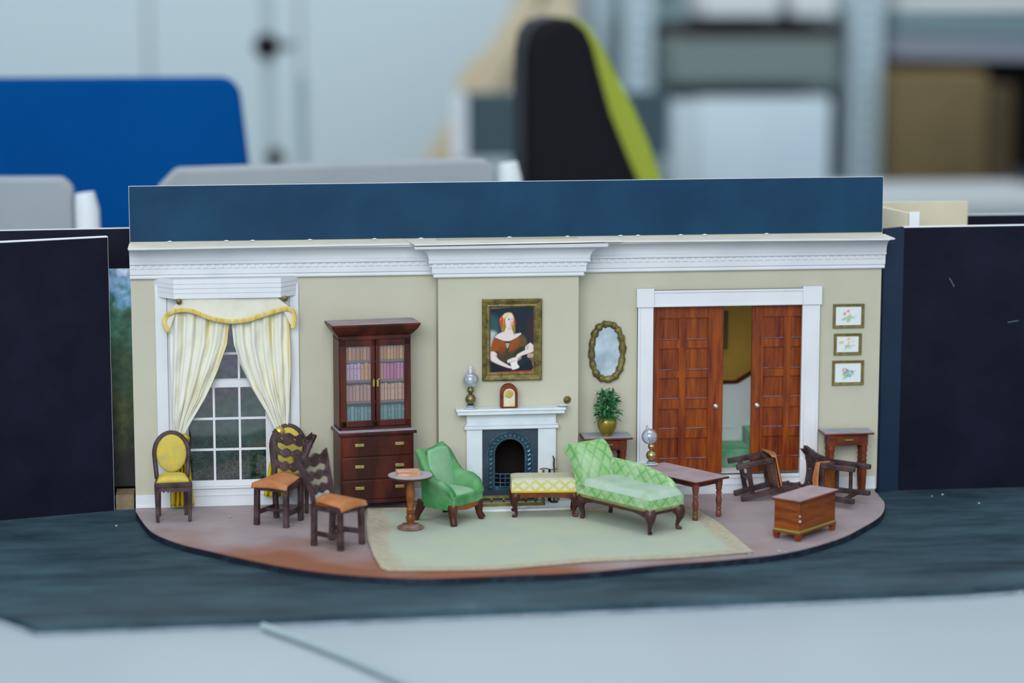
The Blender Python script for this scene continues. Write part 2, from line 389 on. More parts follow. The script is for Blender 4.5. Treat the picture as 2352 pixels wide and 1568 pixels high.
pbox('plastic_crate',1602,1905,226,410,Y-13,24,mat('frosted_white','#ccdbe2',.35,'#bccfd9',ns=.03),'large translucent white crate on the lower steel shelf','crate',zb=zs[2]-75)
pbox('plastic_crate',1552,1598,232,410,Y-13,24,mat('frosted_pale','#bccbd3',.35),'narrow pale crate on the lower steel shelf, by the left upright','crate',zb=zs[2]-75)
# second shelving at far right
x0=PY(2034,300,Y)[0]
t=empty('metal_rack',(x0+42,Y+20,-75)); tag(t,'grey metal rack at the right edge holding a cardboard box','rack')
z1=PY(2100,30,Y)[1]+75; z2=PY(2100,432,Y)[1]+75
MB().prism([(-41,z1-3.6),(42,z1-6.5),(42,z1-1.5),(-41,z1+.6)],-20,18,'y').build('shelf',mat('rack_grey','#6d848b',.5),t)
MB().prism([(-41,z1-7.8),(42,z1-9.2),(42,z1-6.6),(-41,z1-3.7)],-19,18,'y').build('shelf_edge',mat('rack_lilac','#8d95a4',.5),t)
MB().box(-41,42,-20,18,z2-2.4,z2).build('shelf',mat('rack_pale','#a7acb0',.5),t)
MB().box(-42,43,19.5,20.5,20,190).build('back_panel',mat('rack_dark','#211b1c',.8),t)
for x in (-40,40): MB().box(x-1,x+1,18,19.5,0,200).build('upright',STEEL,t)
o=pbox('cardboard_box',2046,2262,164,400,Y-8,24,CARDB,'brown cardboard box on the grey rack at the right edge','box',zb=z2-74.9)
o=pbox('cardboard_box',2266,2322,196,405,Y-2,20,mat('brown_cardboard_dark','#4f4532',.85),'narrow dark brown cardboard box beside the larger one on the rack','box',zb=z2-74.9)
o=MB().box(x0+2,x0+40,Y+2,Y+30,z1-75+.6,z1-75+3.2).build('paper_stack',mat('white_paper','#cfd3d4',.8),loc=(x0+20,Y+15,z1-75+.6)); tag(o,'stack of white papers on top of the grey rack','papers')
pa=PY(2045,432,120)
d=MB().prism([(PY(2032,445,150)[0]-6,146),(PY(2500,430,150)[0],146),(PY(2500,430,150)[0],178),(PY(2032,445,150)[0]-6,178)],-2.6,.2,'z').build('side_table',mat('side_table_grey','#9fa6a9',.5)); tag(d,'grey topped side table seen above the right black flat','table')
for x in (-1,30):
    MB().box(48+x,51+x,150,153,-75,-2.6).build('leg',WHITEP,d)
# ================================================================ stage base, flats and backings
B=[(-33,-10.5),PZ(0,1407,-.35),PZ(85,1437,-.35),PZ(560,1420,-.35),PZ(1000,1403,-.35),PZ(1550,1381,-.35),PZ(2000,1361,-.35),PZ(2200,1353,-.35),(26,-18.0),(34,-17.6),(34,14),(-33,14)]
bb=MB().prism(B,-.8,-.63,'z').build('base_board',mat('worn_board_edge','#8c97a2',.8,'#6f7b86',ns=.6,c3='#b3b6b2'),loc=(0,0,-.8)); tag(bb,'large dusty black base board under the whole stage set','board')
MB().prism([(x*1.0,y+.03) for x,y in B],-.63,-.35,'z').build('black_facing',BASEBLK,bb,loc=(0,0,0),local=True).location=(0,0,.8*U)
def fleck(u,v,r,label,z=-.35,y=None):
    x,yy=PZ(u,v,z)
    P=[(x+r*random.uniform(.5,1.3)*math.cos(a*PI/3),yy+r*random.uniform(.5,1.3)*math.sin(a*PI/3)) for a in range(6)]
    o=MB().prism(P,z,z+.05,'z').build('paper_scrap',mat('scrap','#a8b0ae',.9),loc=(x,yy,z)); tag(o,label,'scrap','pale flecks of debris on the stage'); return o
for (u,v) in ((2140,1140),(2165,1136),(268,1208),(352,1190),(2248,1156),(1030,1222)): fleck(u,v,.07,'tiny pale fleck of debris lying on the black base board' if (u,v)!=(1030,1222) else 'tiny pale fleck of debris lying on the black base board') if u!=1030 else None
for (u,v) in ((1175,1276),(528,1187),(668,1205),(1722,1273),(1790,1266),(1805,1268)): fleck(u,v,.09,'tiny pale fleck of debris lying on the oval floor',z=.03)

def upright_board(name,p0,p1,z0,ztop0,ztop1,th,m,label,grp=None,edge=True,facing_to=-1):
    """board standing between floor points p0,p1; face towards the viewer in black card, foam core behind"""
    p0=Vector((p0[0],p0[1])); p1=Vector((p1[0],p1[1])); d=(p1-p0).normalized(); n=Vector((d.y,-d.x))   # towards viewer
    if n.y>0: n=-n
    c=p0-n*th
    def slab(a,b,e=0.0,t=0.0):
        q0=p0+d*e; q1=p1-d*e; A=q0-n*a; Bq=q1-n*a; Cq=q1-n*b; D=q0-n*b
        return MB().hexa([(*A,z0),(*Bq,z0),(*Cq,z0),(*D,z0)],[(*A,ztop0-t),(*Bq,ztop1-t),(*Cq,ztop1-t),(*D,ztop0-t)])
    mid=(p0+p1)/2; loc=(mid.x,mid.y,z0)
    o=slab(.05,th,0).build(name,FOAM if edge else m,loc=loc)
    f=slab(0,.05,.03,.05).build('black_facing',m,o,local=True); f.location=-Vector(loc)*U
    tag(o,label,'board',grp); return o
zb=-.35
x0,y0=PZ(0,1195,zb); x1,y1=PZ(264,1172,zb); dx=(x0-x1); 
zl=PY(250,543,y1)[1]
upright_board('stage_flat',(x1+dx*2.2,y1+(y0-y1)*2.2),(x1,y1),zb,zl-.1,zl,.45,BLACKCARD,'tall black card flat standing at the left, nearest the viewer')
zr=PY(298,522,5.0)[1]; xr=PY(299,560,5.0)[0]
upright_board('stage_flat',(-36,4.2),(xr+2,5.0),zb,zr-.05,zr,.16,BLACKCARD,'black card flat at the left, behind the nearest flat and the tree picture')
xa,yy=PZ(2013,1127,zb); xb=PZ(2065,1126,zb)[0]
zt=PY(2075,521,.95)[1]
upright_board('stage_flat',(20.55,.95),(34,1.0),zb,zt,zt+.05,.4,BLACKCARD,'wide black card flat at the right with a few pale scratches')
bs=mat('blue_black_strip','#18283c',.45,'#1c2c42',ns=.3,bump=.15,bs=25)
upright_board('stage_flat',(19.38,.62),(20.6,.97),zb,zt-.05,zt,.3,bs,'narrow blue-black strip of card between the beige wall and right flat',edge=False)
upright_board('stage_flat',(25.6,9.0),(36,9.2),zb,PY(2260,492,9)[1],PY(2300,492,9)[1],.2,BLACKCARD,'black card flat peeping over the right flat, behind it')
cm=mat('cream_foam','#c9c3ae',.7,'#c2bca6',ns=.4)
o=MB().box(PY(2020,463,6)[0],PY(2223,463,6)[0],6,6.4,zb,PY(2100,464,6)[1]).build('cream_board',cm,loc=(23,6.2,zb)); tag(o,'flat cream foam board standing behind the right flat','board')
a=PY(2030,470,4.6); b=PY(2098,490,2.6)
o=MB().hexa([(19.6,4.9,zb),(b[0]-.25,2.6,zb),(b[0],2.9,zb),(20.0,5.3,zb)],[(19.6,4.9,a[1]),(b[0]-.25,2.6,b[1]),(b[0],2.9,b[1]),(20.0,5.3,a[1])]).build('cream_board',cm,loc=(21,3.8,zb)); tag(o,'angled cream foam board with a white end, beside the header board','board')
o2=MB().hexa([(b[0]-.24,2.55,zb),(b[0]+.3,2.5,zb),(b[0]+.3,2.95,zb),(b[0]+.02,2.95,zb)],[(b[0]-.24,2.55,b[1]+.1),(b[0]+.3,2.5,b[1]+.1),(b[0]+.3,2.95,b[1]+.05),(b[0]+.02,2.95,b[1]+.05)]).build('white_end',FOAM,o,local=True); o2.location=-Vector((21,3.8,zb))*U
# scratches on the right flat
for (u,v,l,an) in ((2186,648,.55,-60),(2327,738,.6,8)):
    x,z=PY(u,v,.9)
    o=MB().bar((x-l/2*math.cos(rad(an)),.90,z-l/2*math.sin(rad(an))),(x+l/2*math.cos(rad(an)),.90,z+l/2*math.sin(rad(an))),.03,.06).build('tape_scrap',mat('scratch','#44586a',.8),loc=(x,.9,z)); tag(o,'short pale scrap stuck high on the wide right flat' if u<2200 else 'short pale scrap at the far right edge of the right flat','scrap')

# photographic backings
def picture_mat(name, kind):
    M=bpy.data.materials.new(name); M.use_nodes=True; nt=M.node_tree; N=nt.nodes; L=nt.links; b=N['Principled BSDF']; b.inputs['Roughness'].default_value=.5
    tc=N.new('ShaderNodeTexCoord'); sp=N.new('ShaderNodeSeparateXYZ'); L.new(tc.outputs['Object'],sp.inputs[0])
    n1=N.new('ShaderNodeTexNoise'); n1.inputs['Scale'].default_value=100*(1.0 if kind=='tree' else .9); n1.inputs['Detail'].default_value=8; L.new(tc.outputs['Object'],n1.inputs[0])
    # z + noise -> ramp
    m1=N.new('ShaderNodeMath'); m1.operation='MULTIPLY_ADD'; m1.inputs[1].default_value=100/16.5; m1.inputs[2].default_value=0; L.new(sp.outputs['Z'],m1.inputs[0])
    m2=N.new('ShaderNodeMath'); m2.operation='MULTIPLY_ADD'; m2.inputs[1].default_value=.45; L.new(n1.outputs[0],m2.inputs[0]); L.new(m1.outputs[0],m2.inputs[2])
    r=N.new('ShaderNodeValToRGB'); L.new(m2.outputs[0],r.inputs[0]); cr=r.color_ramp
    st=[(.30,'#1b1617'),(.4,'#232a18'),(.5,'#434e20'),(.6,'#30482c'),(.7,'#2c5540'),(.8,'#467866'),(.86,'#6fa0c8'),(.94,'#b4c0de')] if kind=='tree' else [(.25,'#16301f'),(.36,'#27503a'),(.47,'#3a5c4c'),(.56,'#5e565a'),(.66,'#74728a'),(.8,'#85879f')]
    cr.elements[0].position=st[0][0]; cr.elements[0].color=lin(st[0][1]); cr.elements[1].position=st[-1][0]; cr.elements[1].color=lin(st[-1][1])
    for p,c in st[1:-1]: e=cr.elements.new(p); e.color=lin(c)
    n2=N.new('ShaderNodeTexNoise'); n2.inputs['Scale'].default_value=100*2.2; n2.inputs['Detail'].default_value=6; n2.inputs['Distortion'].default_value=.4; L.new(tc.outputs['Object'],n2.inputs[0])
    r2=N.new('ShaderNodeValToRGB'); L.new(n2.outputs[0],r2.inputs[0]); r2.color_ramp.elements[0].position=.38; r2.color_ramp.elements[0].color=(.4,.55,.45,1); r2.color_ramp.elements[1].position=.66; r2.color_ramp.elements[1].color=(1.5,1.5,1.45,1)
    mx=N.new('ShaderNodeMix'); mx.data_type='RGBA'; mx.blend_type='MULTIPLY'; mx.inputs[0].default_value=.8
    L.new(r.outputs[0],mx.inputs[6]); L.new(r2.outputs[0],mx.inputs[7]); L.new(mx.outputs[2],b.inputs['Base Color'])
    return M
o=MB().box(-23.5,PY(318,900,3)[0],3.0,3.1,.5,PY(280,617,3)[1]).build('tree_picture',picture_mat('tree_print','tree'),loc=(-21,3.05,0)); tag(o,'tall printed picture of trees and sky in the gap beside the left flat','picture')
o=MB().box(-19,-9,4.0,4.1,0.1,12.2).build('garden_picture',picture_mat('garden_print','garden'),loc=(-14,4.05,0)); tag(o,'printed garden picture standing behind the miniature sash window','picture')
MB().box(-19,-9,4.1,4.4,-.35,12.2).build('backing_card',FOAM,o,local=True).location=(-Vector((-14,4.05,0)))*U
sc=mat('dry_grass','#6f8576',.9)
mb=MB()
for k in range(170):
    x=random.uniform(-16.6,-12.3); z=random.uniform(.9,3.0)*random.uniform(.6,1.05); a=random.uniform(0,6.3); rr=random.uniform(.06,.22); y_=2.0+random.uniform(-.4,.4); sp_=random.choice((-.7,.7))
    mb.tube([(x+rr*math.cos(a+q*sp_)*(1+.12*q),y_+.03*q,z+rr*math.sin(a+q*sp_)*(1+.1*q)) for q in range(8)],.009,3)
o=mb.build('dry_moss',sc); tag(o,'tangle of dry moss behind the lower panes of the sash window','moss',kind='stuff')
o=MB().box(-17.0,-12.0,1.4,2.6,-.35,.5).build('planting_tray',mat('tray_green','#26362a',.9),loc=(-14.5,2,-.35)); tag(o,'low dark green planting strip outside the sash window','tray')
o=MB().box(-20.15,-19.25,1.3,2.8,-.35,.42).build('cardboard_block',mat('block_tan','#6f6250',.85,'#8a7b62',ns=1.5),loc=(-19.7,2,-.35)); tag(o,'small tan cardboard block on the floor beside the left flat','block')

# ================================================================ miniature room shell
fp=[(312,1174),(336,1208),(361,1227),(417,1248),(480,1263),(553,1280),(638,1297),(723,1310),(808,1318.6),(914,1325),(999,1326),(1172,1319),(1345,1312),(1517,1295),(1661,1284),(1805,1268),(1920,1238),(1977,1212),(2023,1183),(2032,1157),(2023,1143)]
F2=[PZ(u,v,0) for u,v in fp]
F2=[(-19.15,.3)]+[(p.x,p.y) for p in smooth_path([Vector((*q,0)) for q in F2],4)]+[(18.95,.3)]
def floor_mat():
    M=mat('dusty_brown_floor','#938a8f',.6,'#a39799',ns=.5,amt=(.35,.7),bump=.3,bs=12); nt=M.node_tree; N=nt.nodes; L=nt.links; b=N['Principled BSDF']
    r=[n for n in N if n.type=='VALTORGB'][0]
    tc=N.new('ShaderNodeTexCoord'); sp=N.new('ShaderNodeSeparateXYZ'); L.new(tc.outputs['Object'],sp.inputs[0])
    n=N.new('ShaderNodeTexNoise'); n.inputs['Scale'].default_value=22; n.inputs['Detail'].default_value=7; L.new(tc.outputs['Object'],n.inputs[0])
    a=N.new('ShaderNodeMath'); a.operation='MULTIPLY_ADD'; a.inputs[1].default_value=-7.5; a.inputs[2].default_value=-.9; L.new(sp.outputs['Y'],a.inputs[0])     # more worn to the front edge
    c=N.new('ShaderNodeMath'); c.operation='MULTIPLY_ADD'; c.inputs[1].default_value=-2.2; c.inputs[2].default_value=-.15; L.new(sp.outputs['X'],c.inputs[0])
    d=N.new('ShaderNodeMath'); d.operation='ADD'; L.new(a.outputs[0],d.inputs[0]); L.new(c.outputs[0],d.inputs[1])
    e=N.new('ShaderNodeMath'); e.operation='MULTIPLY_ADD'; e.inputs[1].default_value=1.3; L.new(n.outputs[0],e.inputs[0]); L.new(d.outputs[0],e.inputs[2])
    rr=N.new('ShaderNodeValToRGB'); rr.color_ramp.elements[0].position=.35; rr.color_ramp.elements[1].position=.85; L.new(e.outputs[0],rr.inputs[0])
    mx=N.new('ShaderNodeMix'); mx.data_type='RGBA'; mx.inputs[7].default_value=lin('#8a5a46'); L.new(rr.outputs[0],mx.inputs[0]); L.new(r.outputs[0],mx.inputs[6]); L.new(mx.outputs[2],b.inputs['Base Color'])
    return M
o=MB().prism(F2,-.05,0,'z').build('floor',floor_mat()); tag(o,kind='structure')
o=MB().prism(F2,-.35,-.05,'z').build('trim_1',mat('floor_edge_black','#161c28',.5,'#2a3a4c',ns=1.5,bump=.6,bs=5,amt=(.5,.8))); tag(o,kind='structure')

# wall with window and door openings, chimney breast
wz=13.5; W0=-19.12; W1=19.12
WX0,WX1,WZ0,WZ1=-16.95,-11.75,.9,10.7
DX0,DX1,DZ0,DZ1=7.22,15.08,.95,9.78
wb=MB()
wb.box(W0,WX0,0,.3,0,wz).box(WX0,WX1,0,.3,0,WZ0).box(WX0,WX1,0,.3,WZ1,wz).box(WX1,-1.7,0,.3,0,wz).box(-1.7,1.1,0,.3,3.8,wz)
wb.box(1.1,DX0,0,.3,0,wz).box(DX0,DX1,0,.3,DZ1,wz).box(DX0,DX1,0,.3,0,DZ0).box(DX1,W1,0,.3,0,wz)
BX0,BX1,BY=-3.93,3.16,-1.2
wb.box(BX0,-1.7,BY,0,0,wz-.05).box(1.1,BX1,BY,0,0,wz-.05).box(-1.7,1.1,BY,0,3.8,wz-.05)
o=wb.build('wall_back',WALL,loc=(0,0,0)); tag(o,kind='structure')
o=MB().box(W0,-17.96,.3,.9,-.35,13.4).box(17,W1,.3,.9,-.35,13.4).build('wall_support',FOAM); tag(o,kind='structure'); o.name='trim_8'

# cornice following the breast
path=[(W0,0),(BX0,0),(BX0,BY),(BX1,BY),(BX1,0),(W1,0)]
def offset_path(d):
    return [(W0-.02,-d),(BX0-d,-d),(BX0-d,BY-d),(BX1+d,BY-d),(BX1+d,-d),(W1+.1,-d)]
def run(mb,prof):
    rows=[[(x,y,z) for (x,y) in offset_path(d)] for d,z in prof]
    n=len(path); P=[p for r in rows for p in r]; F=[]
    for j in range(len(prof)):
        j2=(j+1)%len(prof)
        for i in range(n-1): F.append((j*n+i,j*n+i+1,j2*n+i+1,j2*n+i))
    F.append(tuple(j*n for j in range(len(prof)))); F.append(tuple(j*n+n-1 for j in range(len(prof))))
    mb.add(P,F); return mb
cor=MB()
run(cor,[(0,11.62),(.22,11.62),(.25,11.68),(.22,11.8),(.32,11.84),(.34,12.08),(.3,12.12),(0,12.12)])
run(cor,[(0,12.12),(.34,12.12),(.34,12.36),(0,12.36)])
cv=[(0,12.36),(.5,12.36),(.52,12.46),(.46,12.5),(.5,12.55)]
for k in range(7):
    a=k/6*PI/2; cv.append((.5+.75*(1-math.cos(a)),12.55+.62*math.sin(a)))
run(cor,cv+[(1.3,13.3),(0,13.3)])
o=cor.build('trim_2',WHITE,smooth=30); tag(o,kind='structure')
den=MB()
def dents(xa,xb,y,fn):
    n=int(abs(xb-xa)/.39)
    for k in range(n):
        a=xa+(xb-xa)*(k+.2)/n; b=a+.19
        if fn=='x': den.box(a,b,y-.05,y,12.15,12.34)
        else: den.box(y-.09 if fn=='l' else y,y if fn=='l' else y+.09,a,b,12.15,12.34)
dents(W0,BX0-.34,-.34,'x'); dents(BX0-.34,BX1+.34,BY-.34,'x'); dents(BX1+.34,W1,-.34,'x'); dents(BY-.3,-.34,BX0-.34,'l'); dents(BY-.3,-.34,BX1+.34,'r')
o=den.build('dentil_row',WHITE,o,smooth=0)
# top plates (skewed strips of card)
def plate(p,z0,z1,mt):
    return MB().prism(p,z0,z1,'z').build('top_plate',mt,bpy.data.objects['trim_2'])
plate([(-19.15,.1),(-19.15,-2.0),(-18.8,-2.05),(-5.0,-1.35),(-5.0,.1)],13.28,13.36,WHITE2)
plate([(-5.55,.1),(-5.2,-2.55),(5.2,-2.0),(5.3,.1)],13.36,13.43,WHITE2)
plate([(3.4,.1),(3.4,-1.35),(18.9,-2.15),(19.25,-1.9),(19.25,.1)],13.28,13.35,WHITE2)
# header board above
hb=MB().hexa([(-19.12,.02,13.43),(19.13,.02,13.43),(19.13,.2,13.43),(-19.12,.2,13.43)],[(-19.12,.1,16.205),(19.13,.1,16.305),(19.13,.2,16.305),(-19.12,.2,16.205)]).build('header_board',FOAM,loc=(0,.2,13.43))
tag(hb,'long black header board with a painted bluish sheen standing above the white cornice','board')
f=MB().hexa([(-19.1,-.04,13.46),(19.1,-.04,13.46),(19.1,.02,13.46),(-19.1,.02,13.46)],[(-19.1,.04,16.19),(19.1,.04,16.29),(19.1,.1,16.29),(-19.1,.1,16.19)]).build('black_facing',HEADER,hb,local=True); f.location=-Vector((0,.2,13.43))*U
for u in (390,520,580,712,860,967,1170,1303,1425,1465,1563,1618,1760):
    x=PY(u,550,0)[0]; nk=MB().lathe([(.12,0),(.06,.03),(.01,.05)],(x,-.05,13.44),8,sx=1.4,sy=.25).build('torn_flap',FOAM,hb,local=True); nk.location=-Vector((0,.2,13.43))*U

# baseboards
def base(n,x0,x1,y=0):
    o=MB().box(x0,x1,y-.16,y,0,.58).box(x0,x1,y-.1,y,.58,.66).box(x0,x1,y-.2,y,.02,.16).build(n,WHITE,bevel=.02); tag(o,kind='structure')
base('baseboard_left',W0,-18.0); base('baseboard_left.001',-10.8,-3.95); base('baseboard_right',16.1,W1-.1); base('baseboard_right.001',3.2,6.3)
base('baseboard_front',BX0,-2.75,BY); base('baseboard_front.001',2.2,BX1,BY)
o=MB().box(BX0-.16,BX0,BY-.16,-.16,0,.66).build('baseboard_left.002',WHITE); tag(o,kind='structure')
# ================================================================ window
def child(mb,name,m,par,loc=(0,0,0),**k):
    """part given in scene coordinates, parented to a thing whose origin is at loc"""
    o=mb.build(name,m,par,local=True,**k); o.location=-Vector(loc)*U; return o
WL=(-14.35,0,0)
fr=MB()
fr.box(-17.95,-17.38,-.16,.0,.0,11.3).box(-11.3,-10.85,-.16,.0,.0,11.3)                # casing
fr.box(-17.38,-16.95,-.05,.0,.0,11.2).box(-11.75,-11.3,-.05,.0,.0,11.2)
fr.box(-17.38,-11.3,-.06,0,9.75,11.4)
fr.box(-17.38,-11.3,-.08,.0,.0,.95).box(-17.38,-11.3,-.12,0,.55,.62).box(-17.38,-11.3,-.2,0,.93,1.0)
win=fr.build('window_1',WHITE,loc=WL,bevel=.02); tag(win,kind='structure')
j=MB().box(-16.95,-16.85,0,.45,.95,10.6).box(-11.85,-11.75,0,.45,.95,10.6).box(-16.95,-11.75,0,.45,10.5,10.62).box(-16.95,-11.75,0,.45,.9,1.0)
child(j,'jamb',WHITE,win,WL)
gx=[-16.42,-15.14,-13.86,-12.56]
def sash(name,y,z0,z1,rows,bot,top):
    mb=MB().box(-16.85,gx[0],y,y+.14,z0,z1).box(gx[3],-11.85,y,y+.14,z0,z1).box(gx[0],gx[3],y,y+.14,z0,z0+bot).box(gx[0],gx[3],y,y+.14,z1-top,z1)
    s_=child(mb,name,WHITE,win,WL,bevel=.02)
    mu=MB()
    for x in gx[1:3]: mu.box(x-.055,x+.055,y+.02,y+.12,z0+bot,z1-top)
    for k in range(1,rows):
        z=lerp(z0+bot,z1-top,k/rows); mu.box(gx[0],gx[3],y+.015,y+.125,z-.055,z+.055)
    m_=mu.build('muntins',WHITE,s_,local=True)
    g=MB().box(gx[0],gx[3],y+.06,y+.08,z0+bot,z1-top).build('glass_pane',glassmat('window_glass',(.95,.96,1,1),.04),s_,local=True)
    return s_
sash('lower_sash',.08,1.0,6.42,3,.3,.38)
sash('upper_sash',.26,6.1,10.6,3,.35,.3)
# splayed pelmet
pv=[(-17.95,0),(-17.0,-1.05),(-11.75,-1.05),(-10.82,0)]
def ploop(d): return [(-17.95-d*.4,0.0),(-17.0-d*.4,-1.05-d),(-11.75+d*.4,-1.05-d),(-10.82+d*.4,0.0)]
pz0=PY(520,685,-1.1)[1]
pm=MB()
for (a,b,d) in ((pz0,pz0+.26,0),(pz0+.275,pz0+.5,.03),(pz0+.515,pz0+.72,.06),(pz0+.735,pz0+.98,.02)): pm.prism(ploop(d),a,b,'z')
pm.prism(ploop(-.02),pz0+.02,pz0+.97,'z')
o=pm.build('pelmet',WHITE,win,local=True); o.location=-Vector(WL)*U

# valance with fringe
ft=[(388,761),(378,740),(382,724),(392,715),(406,710),(430,709),(450,714),(474,724),(498,731),(530,735),(566,732),(595,723),(624,714),(648,707),(663,706),(674,716),(676,735),(671,753)]
vp=[PY(u,v,-.78) for u,v in ft]
vx=[p[0] for p in vp]
inner=vp[3:15]
zt=PY(520,682,-.7)[1]
ys=lambda x: -.78-.12*math.sin((x-inner[0][0])/(inner[-1][0]-inner[0][0])*PI)
vm=MB()
xs=[]; tp=[]; bt=[]
sm=smooth_path([Vector((a,0,b)) for a,b in inner],4)
xs=[p.x for p in sm]; bt=[p.z-.05 for p in sm]
tp=[zt+.02 if interp([(xs[0],0),(xs[0]+.5,1),(xs[-1]-.5,1),(xs[-1],0)],x)>=1 else lerp(b+.05,zt+.02,interp([(xs[0],0.1),(xs[0]+.45,.75),(xs[0]+.5,1),(xs[-1]-.5,1),(xs[-1]-.45,.75),(xs[-1],.1)],x)) for x,b in zip(xs,bt)]
vm.band(xs,tp,bt,-.86,-.82,lambda x:-.08*math.sin((x-xs[0])*1.1))
VAL=(-14.3,-.8,9.5)
cream=mat('cream_cotton','#dcdcd0',.85,'#d2d0be',ns=.9,bump=.3,bs=6)
va=vm.build('valance',cream,loc=VAL); tag(va,'cream scalloped valance with a yellow fringe hanging over the curtains','valance')
fm=mat('yellow_fringe','#c9a94a',.85,'#d8cc8c',ns=5,stretch=(1,1,.2),amt=(.35,.65),bump=.6,bs=8)
fp_=smooth_path([Vector((a,-.93 if 2<i<15 else -.8,b-.05)) for i,(a,b) in enumerate(vp)],5)
fg=MB().tube(fp_,[.04]+[.12]*(len(fp_)-2)+[.03],8,flat=.5)
child(fg,'fringe',fm,va,VAL)
for s_,pts in ((0,vp[:5]),(1,vp[13:])):
    xs_=[p[0] for p in pts]; top_=[max(p[1] for p in pts)]*len(pts)
    c=(sum(p[0] for p in pts)/len(pts), sum(p[1] for p in pts)/len(pts))
    child(MB().prism([(a,b) for a,b in pts],-.80,-.76,'y'),'side_tail',cream,va,VAL)
for (u,v,lab) in ((411,693,'small round brass rosette at the left end of the valance'),(655,686,'small round brass rosette at the right end of the valance')):
    x,z=PY(u,v,-1.15)
    M3=Matrix.Translation((x,-1.05,z))@Matrix.Rotation(rad(90),4,'X')
    o=MB().lathe([(.13,0),(.15,.03),(.13,.07),(.07,.1),(.02,.11)],(0,0,0),14,M=M3).build('rosette',OLDGOLD,loc=(x,-1.05,z)); tag(o,lab,'rosette','brass rosettes on the valance')

# curtains
def curtain_mat():
    M=bpy.data.materials.new('cream_yellow_satin'); M.use_nodes=True; nt=M.node_tree; N=nt.nodes; L=nt.links; b=N['Principled BSDF']; b.inputs['Roughness'].default_value=.6; b.inputs['Sheen Weight'].default_value=.2
    tc=N.new('ShaderNodeTexCoord'); mp=N.new('ShaderNodeMapping'); mp.inputs['Scale'].default_value=(6.5,.9,1); L.new(tc.outputs['UV'],mp.inputs[0])
    n=N.new('ShaderNodeTexNoise'); n.inputs['Scale'].default_value=1.3; n.inputs['Detail'].default_value=5; n.inputs['Distortion'].default_value=.4; L.new(mp.outputs[0],n.inputs[0])
    r=N.new('ShaderNodeValToRGB'); L.new(n.outputs[0],r.inputs[0]); cr=r.color_ramp
    cr.elements[0].position=.48; cr.elements[0].color=lin('#dcddd2'); cr.elements[1].position=.82; cr.elements[1].color=lin('#c6a33c')
    e=cr.elements.new(.60); e.color=lin('#d9d6ba'); e=cr.elements.new(.68); e.color=lin('#d2bf74')
    n2=N.new('ShaderNodeTexNoise'); n2.inputs['Scale'].default_value=180; n2.inputs['Detail'].default_value=3; L.new(tc.outputs['Object'],n2.inputs[0])
    bp=N.new('ShaderNodeBump'); bp.inputs['Strength'].default_value=.5; bp.inputs['Distance'].default_value=.0006; L.new(n2.outputs[0],bp.inputs['Height']); L.new(bp.outputs[0],b.inputs['Normal'])
    L.new(r.outputs[0],b.inputs['Base Color']); return M
CUR=curtain_mat()
YEL=mat('bright_yellow_satin','#d2b92c',.6,'#b9a436',ns=2.2,stretch=(1,1,.3),amt=(.35,.7),bump=.4,bs=6)
def curtain(name,left,right,label,yb=-.45,folds=4.4,seed=1,lower=None,cat='curtain'):
    L_=[PY(u,v,yb) for u,v in left]; R_=[PY(u,v,yb) for u,v in right]
    lf=[(-p[1],p[0]) for p in L_]; rf=[(-p[1],p[0]) for p in R_]
    z0=L_[0][1]; z1=L_[-1][1]; rnd=random.Random(seed); ph=[rnd.uniform(0,6) for _ in range(4)]
    def fn(u,v):
        z=lerp(z0,z1,v); a=interp(lf,-z); b=interp(rf,-z); x=lerp(a,b,u); w=abs(b-a)
        A=min(.16,.05+.045*w)
        y=yb+A*.8*math.sin(u*folds*2*PI+ph[0]+2.2*v+.8*math.sin(3*v+ph[3]))+.035*math.sin(u*folds*4.7*PI+ph[1]+5*v)+.05*math.sin(9*v+ph[2]+7*u)+.03*math.sin(23*v+ph[0]+15*u)
        return (x,y-.08*math.sin(v*PI),z)
    c=((L_[0][0]+R_[0][0])/2,yb,z1)
    o=MB().grid(fn,90,46).build(name,CUR,loc=c,smooth=80,solid=.04); tag(o,label,cat,'tied back satin curtains')
    if lower:
        P=[PY(u,v,yb) for u,v in lower]   # [left top,right top,left mid,right mid,left bot,right bot]
        def g(u,v):
            if v<.5: a=lerp(P[0][0],P[2][0],v*2); b=lerp(P[1][0],P[3][0],v*2); z=lerp(P[0][1],P[2][1],v*2)
            else: a=lerp(P[2][0],P[4][0],v*2-1); b=lerp(P[3][0],P[5][0],v*2-1); z=lerp(P[2][1],P[4][1],v*2-1)
            return (lerp(a,b,u),yb+.12*math.sin(u*5*2*PI+v*2),z+.04*math.sin(u*20))
        t_=MB().grid(g,60,20); child(t_,'curtain_tail',YEL,o,c,smooth=80,solid=.04)
    return o,c
curtain('curtain',[(388,716),(392,850),(396,940),(400,1008)],[(529,716),(521,790),(500,850),(472,912),(440,965),(420,1008)],'cream satin curtain tied back on the left of the window',seed=3,lower=[(400,1008),(420,1008),(398,1070),(436,1070),(393,1163),(446,1148)])
curtain('curtain',[(530,716),(537,790),(552,835),(578,890),(612,945),(640,1000)],[(664,716),(667,850),(664,940),(660,1000)],'cream satin curtain tied back on the right of the window',seed=8,lower=[(640,1000),(660,1000),(618,1070),(662,1070),(606,1140),(668,1138)])
